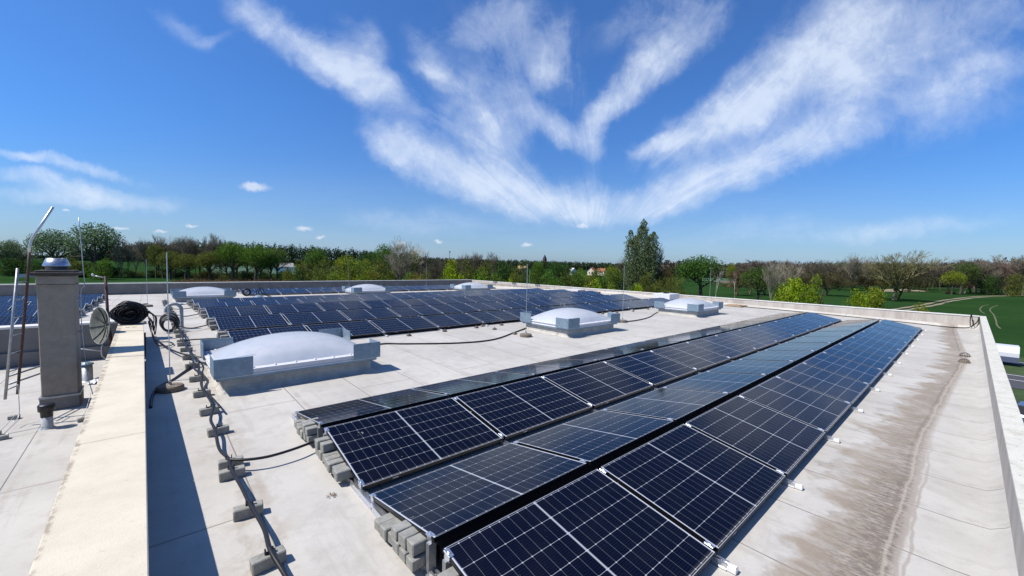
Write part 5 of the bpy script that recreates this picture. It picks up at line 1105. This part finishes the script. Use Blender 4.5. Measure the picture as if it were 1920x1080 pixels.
for i,(x,y,h,wd,kd,col,lab) in enumerate(TREES):
    p=PR[kd][i%len(PR[kd])]; nm,ct=NAMES[kd]; t=thing(nm,lab,ct,(x,y,G),(0,0,r2.uniform(0,6.28)))
    wd2=wd*(1.12 if kd in('bare','leafy') else 1.05)
    t1=ob('trunk',p[0],t,scale=(wd2,wd2,h),col=tuple(c*.8 for c in col) if kd in('bare','dead','twiggy') else (.06,.05,.035))
    t2=ob('crown',p[1],t,scale=(wd2,wd2,h),col=col)
    if kd=='twiggy': t1.color=tuple(c*.9 for c in col)+(1,)
def wood(name,col,pts,label,seed):
    rs=np.random.RandomState(seed); P=[];sz=[]
    pts=[Vector(p) for p in pts]
    for a,b_ in zip(pts[:-1],pts[1:]):
        L=math.hypot(b_.x-a.x,b_.y-a.y); n=max(3,int(L/3.4))
        for k in range(n):
            f=(k+rs.rand())/n; x=a.x+(b_.x-a.x)*f; y=a.y+(b_.y-a.y)*f; top=a.z+(b_.z-a.z)*f
            for dep in (0,1,2):
                nx,ny=(b_.y-a.y)/L,-(b_.x-a.x)/L
                if nx*x+ny*y<0: nx,ny=-nx,-ny
                o=dep*9-6; hh=top*(rs.uniform(.82,1.06) if dep else rs.uniform(.6,.95)); q=rs.normal(size=(110,3)); q/=np.linalg.norm(q,axis=1)[:,None]
                r=rs.uniform(3.0,5.2); q=q*[r,r,max(hh*.5,3)]*rs.uniform(.7,1.05,size=(110,1)); q+= [x+nx*o+rs.uniform(-3,3),y+ny*o+rs.uniform(-3,3),hh*.5]; q[:,2]=np.abs(q[:,2]); P.append(q)
    P=np.concatenate(P); V,F=leaves(P,1.15,rs,.8); me=np_mesh(name,V,F,M_leaf)
    ob(name,me,None,label,'wood',None,'stuff',loc=(0,0,G),col=col)
for i,(n_,c_,p_,l_) in enumerate(WOODS): wood(n_,c_,p_,l_,60+i)
# brown scrub strip beyond the back parapet
rs=np.random.RandomState(77); n=9000; f=rs.rand(n); P=np.stack([8+f*46+rs.normal(size=n)*1.5,186-f*30+rs.normal(size=n)*4,np.abs(rs.normal(size=n))*.75+.1],1); P[:,2]=np.minimum(P[:,2],2.6)
V,F=leaves(P,.30,rs,.25); ob('scrub',np_mesh('scrub',V,F,M_leaf),None,'reddish brown dry scrub strip behind the back parapet','scrub',None,'stuff',loc=(0,0,G),col=(.13,.075,.045))
# ---------------- far buildings ----------------
def house(x,y,z,L,Wd,Hh,Rh,rz,mw,mr,label,name='house'):
    t=thing(name,label,'house',(x,y,z),(0,0,rz)); b=MB(); b.box(-L/2,L/2,-Wd/2,Wd/2,0,Hh)
    b.add([(-L/2,-Wd/2,Hh),(-L/2,Wd/2,Hh),(-L/2,0,Hh+Rh)],[(0,1,2)]); b.add([(L/2,-Wd/2,Hh),(L/2,Wd/2,Hh),(L/2,0,Hh+Rh)],[(0,2,1)]); b.build('wall',mw,t)
    b=MB(); e=.4
    for s in(-1,1):
        vs=[(-L/2-e,s*(Wd/2+e),Hh-e*Rh/(Wd/2)+.1),(L/2+e,s*(Wd/2+e),Hh-e*Rh/(Wd/2)+.1),(L/2+e,0,Hh+Rh+.1),(-L/2-e,0,Hh+Rh+.1)]; vs+=[(a,b_,c-.09) for a,b_,c in vs]
        b.add(vs,[(0,1,2,3),(7,6,5,4),(0,4,5,1),(1,5,6,2),(2,6,7,3),(3,7,4,0)])
    b.build('roof',mr,t)
    for s in(-1,1):
        for dx in(-.25,.2):
            for wall_ in (0,1):
                b=MB()
                if wall_: b.box(dx*L-.5,dx*L+.5,s*Wd/2-.02 if s>0 else -Wd/2-.05,s*Wd/2+.05 if s>0 else -Wd/2+.02,Hh*.35,Hh*.75)
                else: b.box(s*L/2-.02 if s>0 else -L/2-.05,s*L/2+.05 if s>0 else -L/2+.02,dx*Wd-.5,dx*Wd+.5,Hh*.35,Hh*.75)
                b.build('window',M_black,t)
    b=MB(); b.box(.1*L,.1*L+.7,-.3,.4,Hh+Rh*.5,Hh+Rh+.9); b.build('chimney',simple('brick_red',(.25,.09,.06),.9) if 'brick_red' not in bpy.data.materials else bpy.data.materials['brick_red'],t)
    return t
m_y=simple('yellow_render',(.40,.30,.13),.9); m_c=simple('cream_wall',(.72,.62,.46),.9); m_w=simple('white_wall',(.7,.7,.68),.9); m_g=simple('grey_sheet_roof',(.26,.25,.24),.7); m_r=simple('red_tiles',(.26,.085,.05),.85)
house(82.2,368,G,13,9,3.8,2.8,R(-14),m_w,m_g,'grey white farm shed with low grey roof at the field edge','farm_shed')
house(288,307,G,9,7,5.6,2.6,R(-40),m_y,m_y,'yellow house half hidden by trees left of the church')
house(326,272,G,7,5.5,4.6,2.4,R(65),m_w,m_w,'white gable glimpsed right of the dark round tree')
house(341,259,G,9,7,4.8,3.2,R(20),m_c,m_r,'cream gabled house with red roof right of the white gable')
house(348,252,G,8,6.5,4.4,3.0,R(100),m_c,m_r,'red roofed cream house right of its gabled neighbour')
t=thing('church','distant dark red brick church spire above the trees','church',(1017,974,G))
b=MB(); b.box(-5,5,-5,5,0,30); b.build('tower',simple('dark_brick',(.07,.035,.035),.9),t)
b=MB(); b.add([(-5.5,-5.5,30),(5.5,-5.5,30),(5.5,5.5,30),(-5.5,5.5,30),(0,0,47)],[(0,1,4),(1,2,4),(2,3,4),(3,0,4)]); b.build('spire',simple('dark_slate',(.035,.03,.045),.8),t)
b=MB(); b.box(-5,5,-34,-5,0,12); b.build('nave',bpy.data.materials['dark_brick'],t)
t=thing('radio_mast','slim distant radio mast above the brown trees','mast',(498,766,G))
b=MB(); b.tube([(0,0,0),(0,0,37)],[.9,.35],6); b.build('pole',M_steel,t); b=MB(); b.box(-1.3,1.3,-1.3,1.3,33,35.5); b.build('antennas',M_dark,t)
# vehicles beyond the right parapet
t=thing('trailer','white rounded trailer parked beyond the road right of the parapet','trailer',(66.6,-.6,G),(0,0,0))
b=MB(); prof=[(-1.1,.55),(1.1,.55),(1.1,.75),(1.1,1.35),(.85,2.0),(-.85,2.0),(-1.1,1.35)]
L0,L1=-3.1,2.2
vs=[(x,L0,z) for x,z in prof]+[(x*1.0,L1,z) for x,z in prof]; n=len(prof); b.add(vs,[tuple(range(n)),tuple(range(2*n-1,n-1,-1))]+[(k,k+n,(k+1)%n+n,(k+1)%n) for k in range(n)]); b.build('body',M_wht,t)
b=MB(); b.box(-1.12,1.12,L0-.02,L1,.40,.95); b.build('shade_band',simple('blue_grey_shade',(.07,.085,.14),.6),t)  # blue-grey band paints the shade along the lower body
for s in(-1,1):
    for yy in(-1.2,.6):
        b=MB(); b.lathe([(0,-.12),(.30,-.12),(.34,-.06),(.34,.06),(.30,.12),(0,.12)],20,(0,0,0),Matrix.Translation((s*.95,yy,.35))@Matrix.Rotation(PI/2,4,'Y')); b.build('wheel',M_rub,t,True)
def car(x,y,rz,col,label):
    t=thing('parked_car',label,'car',(x,y,G+.05),(0,0,rz)); cm=simple('car_paint',col,.25,.4,.03,2)
    b=MB(); sec=[(-2.1,.35,.55,.80),(-2.0,.3,.75,.86),(-1.1,.25,.85,.88),(-.6,.25,.88,.88),(.9,.25,.90,.88),(1.8,.28,.88,.87),(2.1,.35,.7,.80)]
    vs=[];fs=[]
    for (xx,z0,z1,hw) in sec: vs+=[(xx,-hw,z0),(xx,hw,z0),(xx,hw*1.0,z1-.1),(xx,hw*.93,z1),(xx,-hw*.93,z1),(xx,-hw,z1-.1)]
    for i in range(len(sec)-1):
        for k in range(6): fs.append((i*6+k,i*6+(k+1)%6,(i+1)*6+(k+1)%6,(i+1)*6+k))
    fs+=[tuple(range(6))[::-1],tuple((len(sec)-1)*6+k for k in range(6))]; b.add(vs,fs); b.build('body',cm,t)
    b=MB(); vs=[];sec=[(-1.2,.86,.86),(-.4,1.38,.70),(.9,1.42,.70),(1.75,.88,.84)]
    b.add([(-1.2,-.82,.86),(-1.2,.82,.86),(1.75,.8,.88),(1.75,-.8,.88),(-.4,-.66,1.40),(-.4,.66,1.40),(1.0,.66,1.42),(1.0,-.66,1.42)],[(0,4,5,1),(1,5,6,2),(2,6,7,3),(3,7,4,0)]); b.build('window',M_black,t)
    b=MB(); b.box(-.42,1.02,-.68,.68,1.40,1.44); b.build('roof',cm,t)
    for sx in(-1.3,1.3):
        for s in(-1,1):
            b=MB(); b.lathe([(0,-.1),(.26,-.1),(.31,-.05),(.31,.05),(.26,.1),(0,.1)],18,(0,0,0),Matrix.Translation((sx,s*.82,.30))@Matrix.Rotation(PI/2,4,'X')); b.build('wheel',M_rub,t,True)
    return t
car(39.5,-3.4,R(80),(.10,.14,.20),'blue grey car parked below the right parapet')
